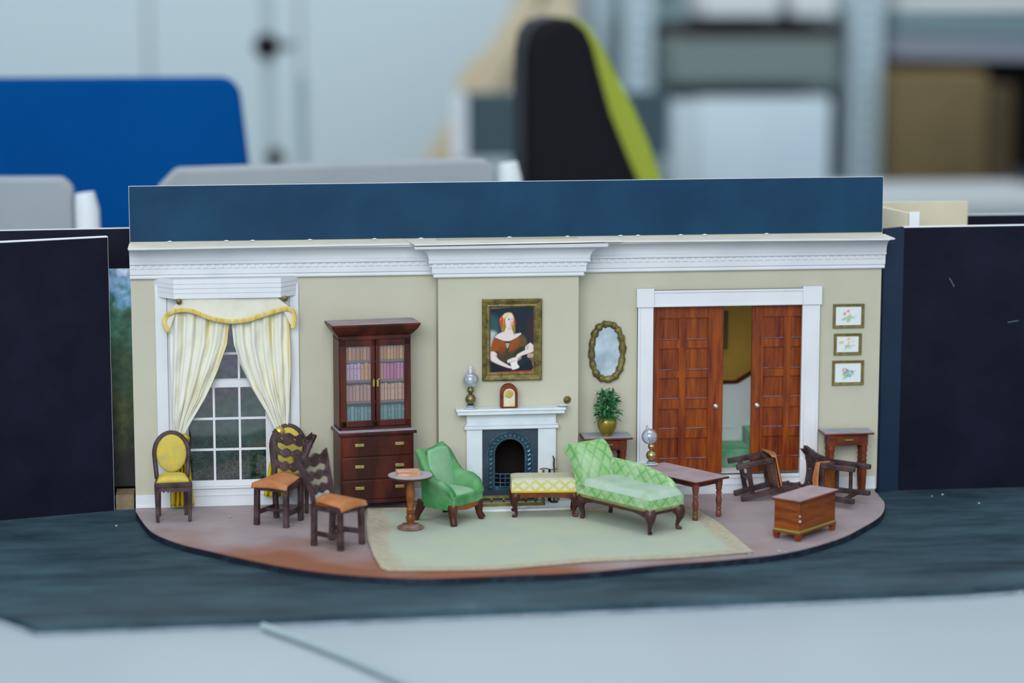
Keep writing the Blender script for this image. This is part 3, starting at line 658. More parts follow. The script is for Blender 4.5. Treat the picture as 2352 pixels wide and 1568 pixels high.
for (u,v,lab) in ((424,1008,'round brass curtain holdback knob behind the yellow chair by the left flat'),(642,992,'round brass curtain holdback knob behind the second yellow chair')):
    x,z=PY(u,v,-.75); M3=Matrix.Translation((x,-.2,z))@Matrix.Rotation(rad(90),4,'X')
    o=MB().lathe([(.08,0),(.08,.35),(.22,.4),(.28,.52),(.26,.62),(.15,.7),(.02,.73)],(0,0,0),20,M=M3).build('holdback',mat('yellow_brass','#b8a44e',.28,metal=.7),loc=(x,-.2,z)); tag(o,lab,'holdback','brass holdbacks for the curtains')

# ================================================================ fireplace
FPL=(-.3,-1.2,0); FY=-1.2
fpz=empty('fireplace',FPL); tag(fpz,'white marble fireplace with a black cast iron arched grate','fireplace')
y1=-1.52
def PX(u,v,y): return PY(u,v,y)
xl0=PX(1072,1050,y1)[0]; xl1=PX(1108,1050,y1)[0]; xr0=PX(1236,1050,y1)[0]; xr1=PX(1277,1050,y1)[0]; zi=PX(1170,983,y1)[1]; zf=PX(1170,956,y1)[1]; zs_=PX(1170,952,-2.0)[1]; zst=zs_+.3
child(MB().box(xl0,xl1,y1,FY,.06,zi),'pillar',MARBLE,fpz,FPL,bevel=.02)
child(MB().box(xr0,xr1,y1,FY,.06,zi),'pillar',MARBLE,fpz,FPL,bevel=.02)
child(MB().box(xl0,xr1,y1-.02,FY,zi+.12,zs_).box(xl0-.12,xr1+.12,y1-.12,FY,zi-.03,zi+.14).box(xl0-.08,xr1+.08,y1-.08,FY,zi+.14,zi+.22),'frieze',MARBLE,fpz,FPL,bevel=.03)
mx0=PX(1048,945,-2.0)[0]; mx1=PX(1300,940,-2.0)[0]
child(MB().box(mx0+.06,mx1-.06,-2.0,FY,zs_,zst-.1).box(mx0,mx1,-2.06,FY,zst-.12,zst),'mantel_shelf',MARBLE,fpz,FPL,bevel=.03)
ii=MB(); yi=-1.38
cxm=(PX(1137,1050,yi)[0]+PX(1205,1050,yi)[0])/2; rw=(PX(1205,1050,yi)[0]-PX(1137,1050,yi)[0])/2; zc=PX(1170,1010,yi)[1]-rw*.95
n=14; arc=[(cxm+rw*math.cos(PI*k/n),zc+rw*math.sin(PI*k/n)) for k in range(n+1)]
zb0=.75
# plate with arched hole as strips
A=[(cxm+rw,zb0)]+arc+[(cxm-rw,zb0)]
O=[(xr0,zb0)]+[ (xr0,zc)]+[(lerp(xr0,xl1,k/(n)) if True else 0, zi) for k in range(0,n+1)][1:-1]+[(xl1,zc)]+[(xl1,zb0)]
m_=len(A)
P=[];F=[]
for (p,q) in zip(A,O): P+= [(p[0],yi,p[1]),(q[0],yi,q[1]),(p[0],-1.1,p[1])]
for k in range(m_-1):
    a=3*k;b=3*k+3; F+= [(a,a+1,b+1,b),(a,b,b+2,a+2)]
ii.add(P,F); ii.box(xl1,xr0,-1.3,-1.2,zi-.3,zi)
# corners of the plate
ii.add([(xr0,yi+.002,zc-.02),(xr0,yi+.002,zi),(lerp(xr0,xl1,.2),yi+.002,zi),(xl1,yi+.002,zc-.02),(xl1,yi+.002,zi),(lerp(xl1,xr0,.2),yi+.002,zi)],[(0,1,2),(3,4,5)])
ins=child(ii,'cast_iron_insert',IRON,fpz,FPL,smooth=20)
rp=MB()
for rad_,w_ in ((rw+.22,.085),(rw+.30,.0)):
    if not w_: continue
    pts=[(cxm+rad_,yi-.06,zb0+k*.12) for k in range(int((zc-zb0)/.12)+1)]+[(cxm+rad_*math.cos(PI*k/40),yi-.06,zc+rad_*math.sin(PI*k/40)) for k in range(41)]+[(cxm-rad_,yi-.06,zc-k*.12) for k in range(int((zc-zb0)/.12)+1)]
    # beads of a rope moulding
    acc=0
    for a,b in zip(pts,pts[1:]):
        a=Vector(a);b=Vector(b); acc+= (b-a).length
        if acc>.16:
            acc=0; t_=(b-a).normalized(); nrm=Vector((0,-1,0)); sd=t_.cross(nrm)
            dv=(sd+t_*.55).normalized()*.13
            rp.tube([a-dv,a-dv*.5-Vector((0,.05,0)),a+dv*.5-Vector((0,.05,0)),a+dv],[.02,.07,.07,.02],6)
rp.tube([(cxm+(rw+.07)*math.cos(PI*k/24),yi-.02,zc+(rw+.07)*math.sin(PI*k/24)) for k in range(25)],.035,6).tube([(cxm+(rw+.39)*math.cos(PI*k/24),yi-.02,zc+(rw+.39)*math.sin(PI*k/24)) for k in range(25)],.04,6)
for sg in (-1,1):
    for d in (.07,.39): rp.tube([(cxm+sg*(rw+d),yi-.02,zb0),(cxm+sg*(rw+d),yi-.02,zc)],.035,6)
o=child(rp,'rope_moulding',IRONHI,fpz,FPL)
child(MB().box(-1.6,1.0,-1.15,1.2,.2,.3).box(-1.6,1.0,1.1,1.2,.3,3.7).box(-1.62,-1.6,-1.15,1.2,.2,3.7).box(1.0,1.02,-1.15,1.2,.2,3.7).box(-1.6,1.0,-1.15,1.2,3.66,3.7),'firebox',SOOT,fpz,FPL)
gr=MB()
for z in (.95,1.15,1.38,1.6): gr.tube([(cxm+rw*.98*math.cos(PI+PI*k/10),yi+.02-.2*math.sin(PI*k/10),z) for k in range(11)],.03,6)
for k in range(1,6): gr.bar((cxm-rw+2*rw*k/6,yi-.12,.8),(cxm-rw+2*rw*k/6,yi-.12,1.6),.05,.05,up=(0,1,0))
gr.box(cxm-rw,cxm+rw,yi-.1,yi,.72,.95)
child(gr,'grate',IRONHI,fpz,FPL)
# hearth
h0=PZ(1054,1166,0); h1=PZ(1285,1153,0)
hy=-3.25
o=MB().box(-3.2,3.0,hy,-1.55,0,.16).build('hearth_slab',MARBLE,loc=(0,-2.4,0),bevel=.03); tag(o,'low white hearth slab on the floor before the fireplace','hearth')
child(MB().box(xl1,xr0,-1.5,-1.25,.1,.76),'ash_plate',IRON,fpz,FPL)
# brass fender
fz0=.16; fd=empty('fender',(-.3,-2.2,fz0)); tag(fd,'pierced brass fender standing on the hearth slab','fender')
fb=MB(); X0=-1.95;X1=1.3; Yf=-2.45; fb.box(X0,X1,Yf,Yf+.05,.16,.30).box(X0,X1,Yf,Yf+.05,.56,.7).box(X0,X1,Yf,Yf+.05,.38,.44)
x=X0; k=0
while x<X1-.05:
    fb.box(x,x+.1,Yf,Yf+.05,.3,.56); x+=.62 if k%2 else .5; k+=1
for xx in (X0,X1-.05): fb.box(xx,xx+.05,Yf,-1.6,.16,.7)
fb.box(X0,X1,Yf-.12,Yf+.1,.16,.2)
o=child(fb,'rail_panel',mat('dull_brass','#8d8252',.4,'#6f673e',ns=2,metal=.6),fd,(-.3,-2.2,fz0))
o=MB().prism([(-.55,-3.0),(.35,-2.9),(.3,-2.7),(-.5,-2.75)],.16,.2,'z').build('paper_scrap',mat('white_paper_scrap','#d0d5da',.8),loc=(-.1,-2.85,.16)); tag(o,'folded white paper scrap on the hearth before the fender','scrap')
# fire tools
tl=(2.2,-1.9,.16)
ft_=empty('fire_tool_stand',tl); tag(ft_,'tiny brass fire tool stand on the hearth beside the right pillar','fire tools')
ty=-1.9; zt_=PY(1262,1077,ty)[1]
X=lambda u,v:PY(u,v,ty)[0]
child(MB().tube([(X(1240,1076),ty,zt_),(X(1246,1074),ty,zt_+.05),(X(1256,1075),ty,zt_+.04),(X(1266,1077),ty,zt_-.03),(X(1274,1076),ty,zt_+.02),(X(1281,1078),ty,zt_)],.035,6),'cross_arm',PALEGOLD,ft_,tl)
child(MB().tube([(X(1273,1070),ty,.25),(X(1273,1070),ty,zt_+.1)],.04,6).lathe([(.22,0),(.2,.05),(.05,.09)],(X(1273,1070),ty,.16),12),'pole',mat('dark_bronze','#4a4038',.4,metal=.5),ft_,tl)
child(MB().tube([(X(1273,1070),ty,zt_),(X(1272,1060),ty,zt_+.25),(X(1273,1055),ty,zt_+.5),(X(1270,1048),ty,zt_+.68)],[.04,.05,.05,.03],6),'handle',mat('dark_bronze2','#5a4a38',.4,metal=.5),ft_,tl)
for (u,mm) in ((1248,PALEGOLD),(1262,BLACKP)):
    child(MB().tube([(X(u,1080),ty-.05,.35),(X(u,1080),ty-.05,.9),(X(u,1080),ty-.05,zt_)],[.05,.03,.06],6).box(X(u,1080)-.08,X(u,1080)+.08,ty-.08,ty-.02,.22,.5),'fire_iron',mm,ft_,tl)

# bell knob on the breast
x,z=PY(1303,918,-1.25); M3=Matrix.Translation((x,-1.2,z))@Matrix.Rotation(rad(90),4,'X')
o=MB().lathe([(.18,0),(.2,.03),(.16,.06),(.13,.05),(.1,.1),(.04,.13)],(0,0,0),18,M=M3).build('bell_push',OLDGOLD,loc=(x,-1.2,z)); tag(o,'small round brass bell knob on the chimney breast right of the mantel','bell knob')
x,z=PY(1293,937,-1.65)
o=MB().lathe([(.12,0),(.22,.02),(.3,.07),(.28,.075),(.1,.035)],(0,0,0),20,M=Matrix.Translation((x,-1.62,zst))).build('dish',MARBLE,loc=(x,-1.62,zst)); tag(o,'small white dish at the right end of the mantel shelf','dish')

# mantel clock
ck=empty('mantel_clock',(0,0,0)); cx_,_=PY(1169,935,-1.75); ck.location=Vector((cx_,-1.65,zst))*U
tag(ck,'arched red brown mantel clock with a cream front above the fireplace','clock')
w_=.43;h_=1.22
arch=lambda w,h,z0=0:[(-w,z0),(w,z0),(w,h-w)]+[(w*math.cos(PI*k/12),h-w+w*math.sin(PI*k/12)) for k in range(1,12)]+[(-w,h-w)]
MB().prism(arch(w_,h_),-.22,.22,'y').build('case',ENDWOOD,ck,bevel=.05)
MB().prism(arch(.29,1.0,.09),-.25,-.2,'y').build('front_plate',mat('cream_paint','#d3cfc0',.6,'#c9b98a',ns=3),ck,bevel=.02)
MB().lathe([(.2,0),(.21,.02),(.16,.04),(.02,.04)],(0,0,0),20,M=Matrix.Translation((-.02,-.25,.74))@Matrix.Rotation(rad(90),4,'X')).build('dial',mat('gold_dial','#b9a468',.5,'#a8915a',ns=6),ck)

# oil lamps
GL=glassmat('lamp_glass',(.93,.96,1,1),.06,dirt=.10)
def oil_lamp(loc,metal,s=1.0,shade_tilt=0.0,chim=True,base_white=True,label=''):
    e=empty('oil_lamp',loc); tag(e,label,'lamp')
    b0=.0
    if base_white:
        MB().lathe([(.22,0),(.34,.03),(.33,.05),(.1,.05)],(0,0,0),20).build('saucer',MARBLE,e); b0=.05
        MB().lathe([(.24,b0),(.22,b0+.1),(.16,b0+.13)],(0,0,0),18).build('foot',mat('blue_grey_foot','#8496a8',.4),e); b0+=.1
    MB().lathe([(.17,b0),(.2,b0+.04),(.12,b0+.08)]+[(max(.05,.27*math.sin(PI*(k+1)/10)),b0+.32-.27*math.cos(PI*(k+1)/10)) for k in range(9)]+[(.1,b0+.62)],(0,0,0),22).build('font',metal,e)
    b1=b0+.58
    MB().lathe([(.08,b1)]+[(max(.05,.18*math.sin(PI*(k+1)/9)),b1+.2-.18*math.cos(PI*(k+1)/9)) for k in range(8)]+[(.12,b1+.38)],(0,0,0),20).build('burner',metal,e)
    M=Matrix.Translation((0,0,b1+.36))@Matrix.Rotation(shade_tilt,4,'Y')
    R=.40
    sh=MB().lathe([(.13,0)]+[(R*math.sin(PI*(k)/14),.36-R*math.cos(PI*k/14)) for k in range(2,13)]+[(.12,.76)],(0,0,0),24,M=M)
    sh.f=sh.f[:-2]; sh.m=sh.m[:-2]
    sh.build('glass_globe',GL,e,solid=.015)
    c_=MB().lathe([(.1,.05),(.12,.35),(.075,.7),(.085,1.06)] if chim else [(.1,.05),(.1,.35),(.05,.72),(.045,.95)],(0,0,0),14,M=M); c_.f=c_.f[:-2]; c_.m=c_.m[:-2]
    c_.build('chimney',glassmat('chimney_glass',(.93,.96,1,1),.1,dirt=.45 if chim else .2) if chim else GL,e,solid=.015)
    MB().tube([tuple(M@Vector((0,0,.0))),tuple(M@Vector((.0,0,.3)))],.025,6).build('wick',mat('wick_grey','#77808a',.5),e)
    return e
lx,_=PY(1081,935,-1.7)
oil_lamp((lx,-1.65,zst),mat('antique_brass','#8f8763',.35,'#6b6446',ns=4,metal=.8,bump=.5,bs=6),label='oil lamp with clear glass globe at the left end of the mantel')

# ================================================================ pictures
def frame_mesh(w,h,b,d,lip=.06):
    mb=MB()
    prof=[(0,0),(0,-d*.7),(b*.18,-d),(b*.4,-d*.75),(b*.62,-d*.55),(b*.8,-d*.62),(b,-d*.3),(b,0)]
    cs=[(-w/2,-h/2),(w/2,-h/2),(w/2,h/2),(-w/2,h/2)]
    P=[];F=[];n=len(prof)
    for (x,z) in cs:
        for (o_,y) in prof: P.append((x-math.copysign(o_,x),y,z-math.copysign(o_,z)))
    for k in range(4):
        k2=(k+1)%4
        for j in range(n): F.append((k*n+j,k2*n+j,k2*n+(j+1)%n,k*n+(j+1)%n))
    mb.add(P,F); return mb
# portrait
pc=PY(1176,780,-1.3); pw,ph_=3.02,4.12
pt=empty('portrait_painting',(pc[0],-1.21,pc[1])); tag(pt,'gold framed portrait painting of a seated woman above the mantel clock','painting')
pt.rotation_euler=(0,0,0)
frame_mesh(pw,ph_,.42,.28).build('frame',OLDGOLD,pt,smooth=20)
import numpy as np
def painted(name,par,hw,hh,nx,nz,layers,bg,y=-.05):
    """flat picture: soft coloured shapes held as vertex colours of one fine sheet"""
    X,Z=np.meshgrid(np.linspace(-hw,hw,nx),np.linspace(-hh,hh,nz)); C=np.empty(X.shape+(3,))
    for k in range(3): C[...,k]=lin(bg)[k]
    for (pts,col,soft,al) in layers:
        P_=np.array(pts); Q_=np.roll(P_,-1,0); D=np.full(X.shape,1e9); inside=np.zeros(X.shape,bool)
        for (ax,az),(bx,bz) in zip(P_,Q_):
            dx,dz=bx-ax,bz-az; L2=dx*dx+dz*dz+1e-12; t=np.clip(((X-ax)*dx+(Z-az)*dz)/L2,0,1)
            D=np.minimum(D,np.hypot(X-ax-t*dx,Z-az-t*dz))
            with np.errstate(divide='ignore',invalid='ignore'):
                cr=((az>Z)!=(bz>Z))&(X<(bx-ax)*(Z-az)/(bz-az+1e-15)+ax)
            inside^=cr
        sd=np.where(inside,D,-D); a=np.clip(sd/soft*.5+.5,0,1); a=a*a*(3-2*a)*al
        c=np.array(lin(col)[:3]); C=C*(1-a[...,None])+c*a[...,None]
    mb=MB(); mb.v=[(float(X[j,i]),y,float(Z[j,i])) for j in range(nz) for i in range(nx)]
    for j in range(nz-1):
        for i in range(nx-1): mb.f.append([j*nx+i,j*nx+i+1,(j+1)*nx+i+1,(j+1)*nx+i]); mb.m.append(0)
    b0=len(mb.v); mb.box(-hw,hw,y+.002,0,-hh,hh)
    if 'picture_paint' not in _M:
        M=bpy.data.materials.new('picture_paint'); M.use_nodes=True; N=M.node_tree.nodes; at=N.new('ShaderNodeVertexColor'); at.layer_name='paint'
        M.node_tree.links.new(at.outputs[0],N['Principled BSDF'].inputs['Base Color']); N['Principled BSDF'].inputs['Roughness'].default_value=.5; N['Principled BSDF'].inputs['Specular IOR Level'].default_value=.2; _M['picture_paint']=M
    o=mb.build(name,_M['picture_paint'],par,smooth=0)
    ca=o.data.color_attributes.new('paint','FLOAT_COLOR','POINT'); bgc=lin(bg)
    arr=np.ones((len(o.data.vertices),4)); arr[:,:3]=bgc[:3]; arr[:nx*nz,:3]=C.reshape(-1,3); ca.data.foreach_set('color',arr.ravel().astype(np.float32)); return o
hw,hh=pw/2-.36,ph_/2-.36
LY=[]
def cpt(u,v): return ((u-1176.5)/50.5*hw, -(v-780)/74*hh)
def zz_(a,b): return (1090+a/7.13, 670+b/7.127)     # from the enlarged view
def poly(col,pts,soft=.03,al=1.0):
    q=[cpt(*zz_(*p)) for p in pts]; q=[(p.x,p.y) for p in smooth_path([Vector((*a,0)) for a in q+[q[0]]],3)][:-1]; LY.append((q,col,soft,al))
SK='#d6c8c6'; SH='#a08078'; RU='#8f4a1f'; OL='#3d3a26'
poly('#34565c',[(260,380),(400,450),(430,600),(380,740),(262,800)],.25,.8)
poly('#b4bec2',[(262,640),(330,650),(370,690),(330,750),(300,900),(262,980)],.14,.9)
poly('#3c2430',[(985,280),(930,400),(870,520),(850,620),(985,900)],.18,.7)
poly('#b29884',[(865,1015),(985,1005),(985,1075),(870,1070)],.03); poly('#6e5a4e',[(890,1075),(985,1070),(985,1160),(900,1150)],.04); poly('#a38a78',[(915,1160),(985,1160),(985,1290),(920,1290)],.03)
poly('#141b26',[(262,1060),(330,1130),(470,1190),(620,1260),(800,1180),(905,1090),(915,1300),(262,1300)],.05)
poly(OL,[(380,760),(720,720),(850,800),(840,930),(720,1000),(680,1060),(550,1120),(470,1140),(410,1080),(380,960)],.06)
poly('#23292a',[(690,930),(850,900),(830,960),(720,1010),(640,1060)],.1,.9)
poly(RU,[(330,755),(430,790),(510,820),(520,930),(450,980),(400,960),(340,965),(275,960),(300,840)],.05)
poly('#6e3a1c',[(400,900),(520,900),(500,1010),(420,1030)],.12,.7)
poly(RU,[(585,820),(660,790),(740,735),(735,870),(640,940),(570,965)],.05); poly('#7a4420',[(640,860),(740,800),(740,900),(600,990)],.12,.6)
poly('#5c4a2c',[(745,700),(800,720),(850,800),(830,880),(740,880),(730,780)],.09,.9)
poly(SK,[(270,965),(340,970),(380,1010),(375,1050),(430,1110),(550,1180),(610,1215),(600,1235),(530,1220),(400,1170),(290,1110),(268,1050)],.03)
poly(SH,[(375,1000),(385,1050),(350,1040)],.05,.6); poly(SH,[(280,1100),(400,1165),(530,1215),(420,1180),(300,1130)],.04,.5)
poly(SK,[(905,835),(960,880),(975,960),(900,1000),(770,1040),(720,1100),(690,1130),(680,1075),(700,1020),(800,965),(830,950),(830,900)],.03)
poly(SH,[(870,880),(885,910),(850,950),(845,900)],.05,.6); poly('#b08a80',[(700,1080),(765,1050),(760,1090),(700,1120)],.04,.8)
poly('#d6cfc9',[(545,1105),(620,1075),(690,1065),(700,1120),(600,1135),(550,1150)],.03); poly('#dcd6d2',[(580,1140),(690,1120),(705,1170),(735,1220),(690,1245),(620,1255),(600,1180)],.03); poly('#8a7f7c',[(548,1150),(600,1132),(690,1112),(600,1145)],.02,.8)
poly(SK,[(345,740),(400,690),(480,655),(520,610),(600,600),(650,680),(700,690),(750,680),(760,700),(700,750),(620,795),(560,810),(480,800),(400,770)],.03)
poly('#5a3a30',[(345,745),(400,775),(480,806),(560,816),(620,800),(700,756),(745,715),(700,748),(620,790),(560,806),(480,796),(400,765)],.012,.8)
poly('#b09030',[(500,375),(560,355),(620,375),(655,450),(660,520),(670,620),(665,690),(645,690),(610,600),(520,560),(510,640),(460,650),(440,560),(430,480),(460,410)],.04)
poly('#d8cda0',[(470,420),(510,368),(590,362),(620,385),(540,400),(490,470),(470,520)],.04,.9)
for a_ in ((500,460,498,640),(470,520,478,650),(455,470,450,620),(628,560,650,690),(655,500,668,690)): poly('#3a2c20',[(a_[0]-5,a_[1]),(a_[0]+6,a_[1]),(a_[2]+5,a_[3]),(a_[2]-5,a_[3])],.02,.8)
poly(SK,[(560,385),(620,390),(640,440),(635,520),(610,580),(570,600),(530,570),(512,500),(520,440)],.03); poly(SK,[(530,540),(600,560),(612,690),(510,680)],.03)
poly(SH,[(545,595),(600,598),(605,625),(560,620)],.06,.5)
poly('#b5796a',[(612,500),(636,490),(634,550),(605,590),(600,560)],.05,.75)
poly('#453238',[(552,463),(570,457),(588,464),(584,474),(560,475)],.012,.9); poly('#453238',[(607,462),(618,457),(630,463),(624,472),(610,471)],.012,.9)
poly('#7c5f58',[(550,445),(590,442),(590,448),(552,452)],.01,.6); poly('#a85c58',[(572,547),(600,546),(598,556),(578,557)],.015,.8); poly(SH,[(596,480),(602,520),(590,527),(594,500)],.015,.5)
poly('#c4412a',[(425,440),(450,425),(480,435),(485,490),(465,530),(460,590),(440,570),(422,480)],.03); poly('#d88a78',[(430,455),(445,445),(450,470),(435,480)],.02,.8); poly('#b03a30',[(648,460),(670,490),(675,540),(655,540)],.03)
poly('#1c2426',[(505,818),(585,818),(560,940),(535,930)],.02)
for k in range(3): poly('#c8c8c4',[(520+k*8,832+k*28),(575-k*8,858+k*28),(573-k*8,864+k*28),(518+k*8,840+k*28)],.01); poly('#c8c8c4',[(575-k*8,832+k*28),(520+k*8,858+k*28),(522+k*8,864+k*28),(577-k*8,840+k*28)],.01)
poly('#b03040',[(262,1298),(550,1285),(880,1276),(985,1278),(985,1290),(262,1310)],.03); poly('#a890a8',[(262,284),(600,268),(985,250),(985,258),(600,277),(262,294)],.02,.8)
painted('canvas',pt,hw+.06,hh+.06,92,130,LY,'#1a2632')

# three small botanical pictures
cl_={1:'#d0785c',2:'#9ab890',3:'#b4cccb',4:'#cfae4c',5:'#cc5a44',6:'#2f8296',7:'#d8804c'}
specs=[[(1,-.1,.18,.16,6),(2,-.1,-.2,.22,9),(2,.1,-.12,.16,6),(3,.25,-.1,.12,4),(1,.1,.1,.08,2)],[(4,-.3,.05,.14,6),(4,.05,.32,.1,4),(5,.05,.12,.07,3),(5,.25,-.1,.08,3),(2,.05,-.2,.18,7),(4,.3,.2,.1,3),(3,-.2,-.3,.1,3)],[(7,-.15,.18,.12,6),(6,-.05,-.02,.2,9),(6,.15,.0,.14,5),(2,-.05,-.18,.22,8),(3,.2,-.1,.12,3),(1,.3,.1,.06,2)]]
def blots(spec,W,H,rnd):
    L_=[]
    for (mi,x,z_,r,n) in spec:
        for k in range(n):
            cx2=x*W+rnd.uniform(-r,r)*.8; cz2=z_*H+rnd.uniform(-r,r)*.6; q=rnd.uniform(.25,.6)*r
            L_.append(([(cx2+q*rnd.uniform(.4,1.2)*math.cos(a*PI/4),cz2+q*rnd.uniform(.4,1.2)*math.sin(a*PI/4)) for a in range(8)],cl_[mi],.04,.75))
    return L_
for k,((u0,v0,u1,v1),lab) in enumerate(zip(((1915,699,1985,753),(1917,767,1979,815),(1913,829,1984,884)),('topmost of three small gilt framed flower pictures, red flower over green leaves','smallest gilt framed flower picture, middle of three, yellow and red blooms','lowest of three small gilt framed flower pictures, blue and orange bloom'))):
    a=PY(u0,v0,-.15); b=PY(u1,v1,-.15); W_=b[0]-a[0]; H_=a[1]-b[1]
    e=empty('flower_picture',((a[0]+b[0])/2,-.01,(a[1]+b[1])/2)); tag(e,lab,'picture','small framed flower pictures')
    frame_mesh(W_,H_,.16,.14).build('frame',mat('dull_olive_gilt','#6f673c',.5,'#8a8255',ns=3,metal=.3,bump=.4,bs=6),e,smooth=20)
    rnd=random.Random(k+4); painted('print',e,W_/2-.1,H_/2-.1,44,34,blots(specs[k],W_*.75,H_*.75,rnd),'#d5dcdf')

# oval mirror
mc=PY(1395,808,-.2); e=empty('oval_mirror',(mc[0],-.02,mc[1])); tag(e,'oval wall mirror in a lumpy antique gold frame above the plant','mirror')
rx,rz=.80,1.42
def ov(a): 
    c,s_=math.cos(a),math.sin(a); return (rx*math.copysign(abs(c)**.82,c),rz*math.copysign(abs(s_)**.95,s_))
fm_=MB(); rnd=random.Random(5)
pts=[];rr=[]
for k in range(48):
    a=2*PI*k/48; x,z_=ov(a); pts.append((x,-.1-.02*rnd.random(),z_)); rr.append(.165+.04*math.sin(k*2.1)+rnd.uniform(-.015,.02))
fm_.tube(pts,rr,9,close=True)
for k in range(30):
    a=2*PI*k/30; x,z_=ov(a); fm_.sphere((x*1.01,-.2,z_*1.01),rnd.uniform(.06,.1),8,sz=rnd.uniform(.8,1.4))
fm_.sphere((0.02,-.2,rz+.02),.2,14,sz=.8,sx=1.5); fm_.sphere((-.12,-.3,rz+.05),.1,10); fm_.sphere((.15,-.28,rz),.1,10)
fm_.build('frame',OLDGOLD,e,smooth=60)
gm=MB(); gm.prism([ov(2*PI*k/40) for k in range(40)],-.07,-.02,'y')
mm=mat('mirror_silver','#dfe8ee',.15,'#b4c4cc',ns=.9,metal=.8,amt=(.4,.62))
gm.build('mirror_glass',mm,e,smooth=0)

# ================================================================ double doors
DW=3.62; DH=DZ1-1.0
rows=[(305,465),(525,685),(740,895),(965,1115),(1180,1335)]
def door(name,x0,mirror,knobx):
    dz=lambda r:(1440-r)/(1440-212)*DH
    cols=[(.27,1.30),(1.66,2.82)] if not mirror else [(.60,1.66),(2.04,3.1)]
    W_=DW
    mb=MB(); mb.box(0,W_,.42,.54,0,DH)
    xsv=[0]+[c for p in cols for c in p]+[W_]
    mb.box(0,cols[0][0],.28,.44,0,DH).box(cols[0][1],cols[1][0],.30,.44,dz(1335),dz(305)).box(cols[1][1],W_,.28,.44,0,DH)
    edges=[0]+sum([[dz(b),dz(a)] for a,b in reversed(rows)],[])+[DH]
    for k in range(0,len(edges),2): 
        mb.box(cols[0][0],cols[1][1],.31,.44,edges[k],edges[k+1])
    for a,b in rows:
        for c in cols: mb.box(c[0]+.0,c[1]-.0,.36,.43,dz(b),dz(b)+.05)
    L_=(x0,0,1.0)
    o=mb.build(name,REDWOOD,loc=(0,0,0),bevel=.018,smooth=30); 
    o.location=Vector(L_)*U; tag(o,kind='structure')
    du=mat('dust_line','#8b8592',.8,'#8a5238',ns=1.6,stretch=(1.5,1,1),amt=(.5,.7))
    dm=MB()
    for a,b in rows:
        for c in cols: dm.box(c[0]+.01,c[1]-.01,.315,.42,dz(b)+.045,dz(b)+.06)
    dm.build('dusty_ledge',du,o,smooth=0)
    M3=Matrix.Translation((knobx,.3,dz(950)))@Matrix.Rotation(rad(90),4,'X')
    MB().lathe([(.11,0),(.11,.03),(.05,.05),(.05,.1),(.1,.14),(.11,.19),(.06,.24),(.01,.25)],(0,0,0),14,M=M3).build('knob',mat('pewter','#b8b4b0',.3,metal=.7),o)
    return o
door('door_1',PY(1660,900,.3)[0]-DW,False,DW-.36)
door('door_2',PY(1726,900,.3)[0],True,.3)
cs=MB()
cx0=PY(1462,700,-.2)[0]; cx1=PY(1500,800,-.2)[0]; cx2=PY(1842,800,-.2)[0]; cx3=PY(1887,700,-.2)[0]
ztop=PY(1480,663,-.3)[1]; zh=PY(1480,706,-.2)[1]; zblk=PY(1480,706,-.3)[1]
cs.box(cx0+.08,cx1,-.2,0,.9,zblk).box(cx2,cx3-.08,-.2,0,.9,zblk)
cs.box(cx0,cx1+.02,-.32,0,zblk,ztop).box(cx2-.02,cx3,-.32,0,zblk,ztop)
cs.box(cx1,cx2,-.2,0,zh,ztop-.12).box(cx1,cx2,-.26,0,ztop-.24,ztop-.12).box(cx1,cx2,-.24,-.0,zh+.02,zh+.1)
cs.box(cx0-.06,cx1+.02,-.3,0,0,1.75).box(cx2-.02,cx3+.06,-.3,0,0,1.75)
for (a,b) in ((cx0+.22,cx1-.14),(cx2+.14,cx3-.22)): cs.box(a,a+.03,-.215,0,1.8,zblk-.05)
cs.box(cx0+.08,cx0+.2,-.24,0,1.75,zblk).box(cx3-.2,cx3-.08,-.24,0,1.75,zblk)
o=cs.build('trim_3',WHITE,bevel=.02); tag(o,kind='structure')
o=MB().box(cx1,cx2,-.3,.0,0,.52).box(cx1,cx2,-.2,.0,.52,.8).box(cx1,cx2,-.34,0,.46,.54).box(cx1,cx2,-.26,.7,.8,.95).build('trim_4',WHITE,bevel=.02); tag(o,kind='structure')

# hall behind
yw=mat('ochre_hall_wall','#9b8040',.8,'#917536',ns=.6); pn=mat('hall_panelling','#cdd6d8',.6); grn=mat('green_stair_carpet','#4f8c6a',.85,'#86a68e',ns=.8,amt=(.35,.7))
H=empty('hall_stage',(11.6,3,0)); tag(H,'little ochre and white stair hall glimpsed between the open doors','stair hall')
def hp(mb,name,m,**k): return child(mb,name,m,H,(11.6,3,0),**k)
Yh=4.6
hp(MB().box(8.5,15.8,Yh,Yh+.2,0,12.2),'upper_wall',yw)
cor_u=PY(1690,876,Yh); cor_r=PY(1724,853,Yh); z0_=PY(1660,876,Yh)[1]
hp(MB().prism([(8.5,.0),(15.8,0),(15.8,cor_r[1]+(15.8-cor_r[0])*.62),(cor_u[0],z0_),(8.5,z0_)],Yh-.12,Yh,'y'),'panelling',pn)
hp(MB().bar((8.5,Yh-.15,z0_),(cor_u[0],Yh-.15,z0_),.2,.16).bar((cor_u[0],Yh-.15,z0_),(15.8,Yh-.15,cor_r[1]+(15.8-cor_r[0])*.62),.2,.18),'dado_rail',DARKWOOD)
zz=PY(1670,980,Yh)[1]; hp(MB().box(8.5,cor_u[0]-.05,Yh-.15,Yh-.1,zz,zz+.05).bar((cor_u[0],Yh-.14,zz-.9),(15.8,Yh-.14,zz+2.6),.06,.5),'moulding',pn)
zt1=PY(1690,1014,Yh-.4)[1]; zt1b=PY(1690,1030,1.9)[1]
hp(MB().box(8.5,15.8,1.9,Yh-.12,.0,zt1b-.05),'stair_step',grn,bevel=.04)
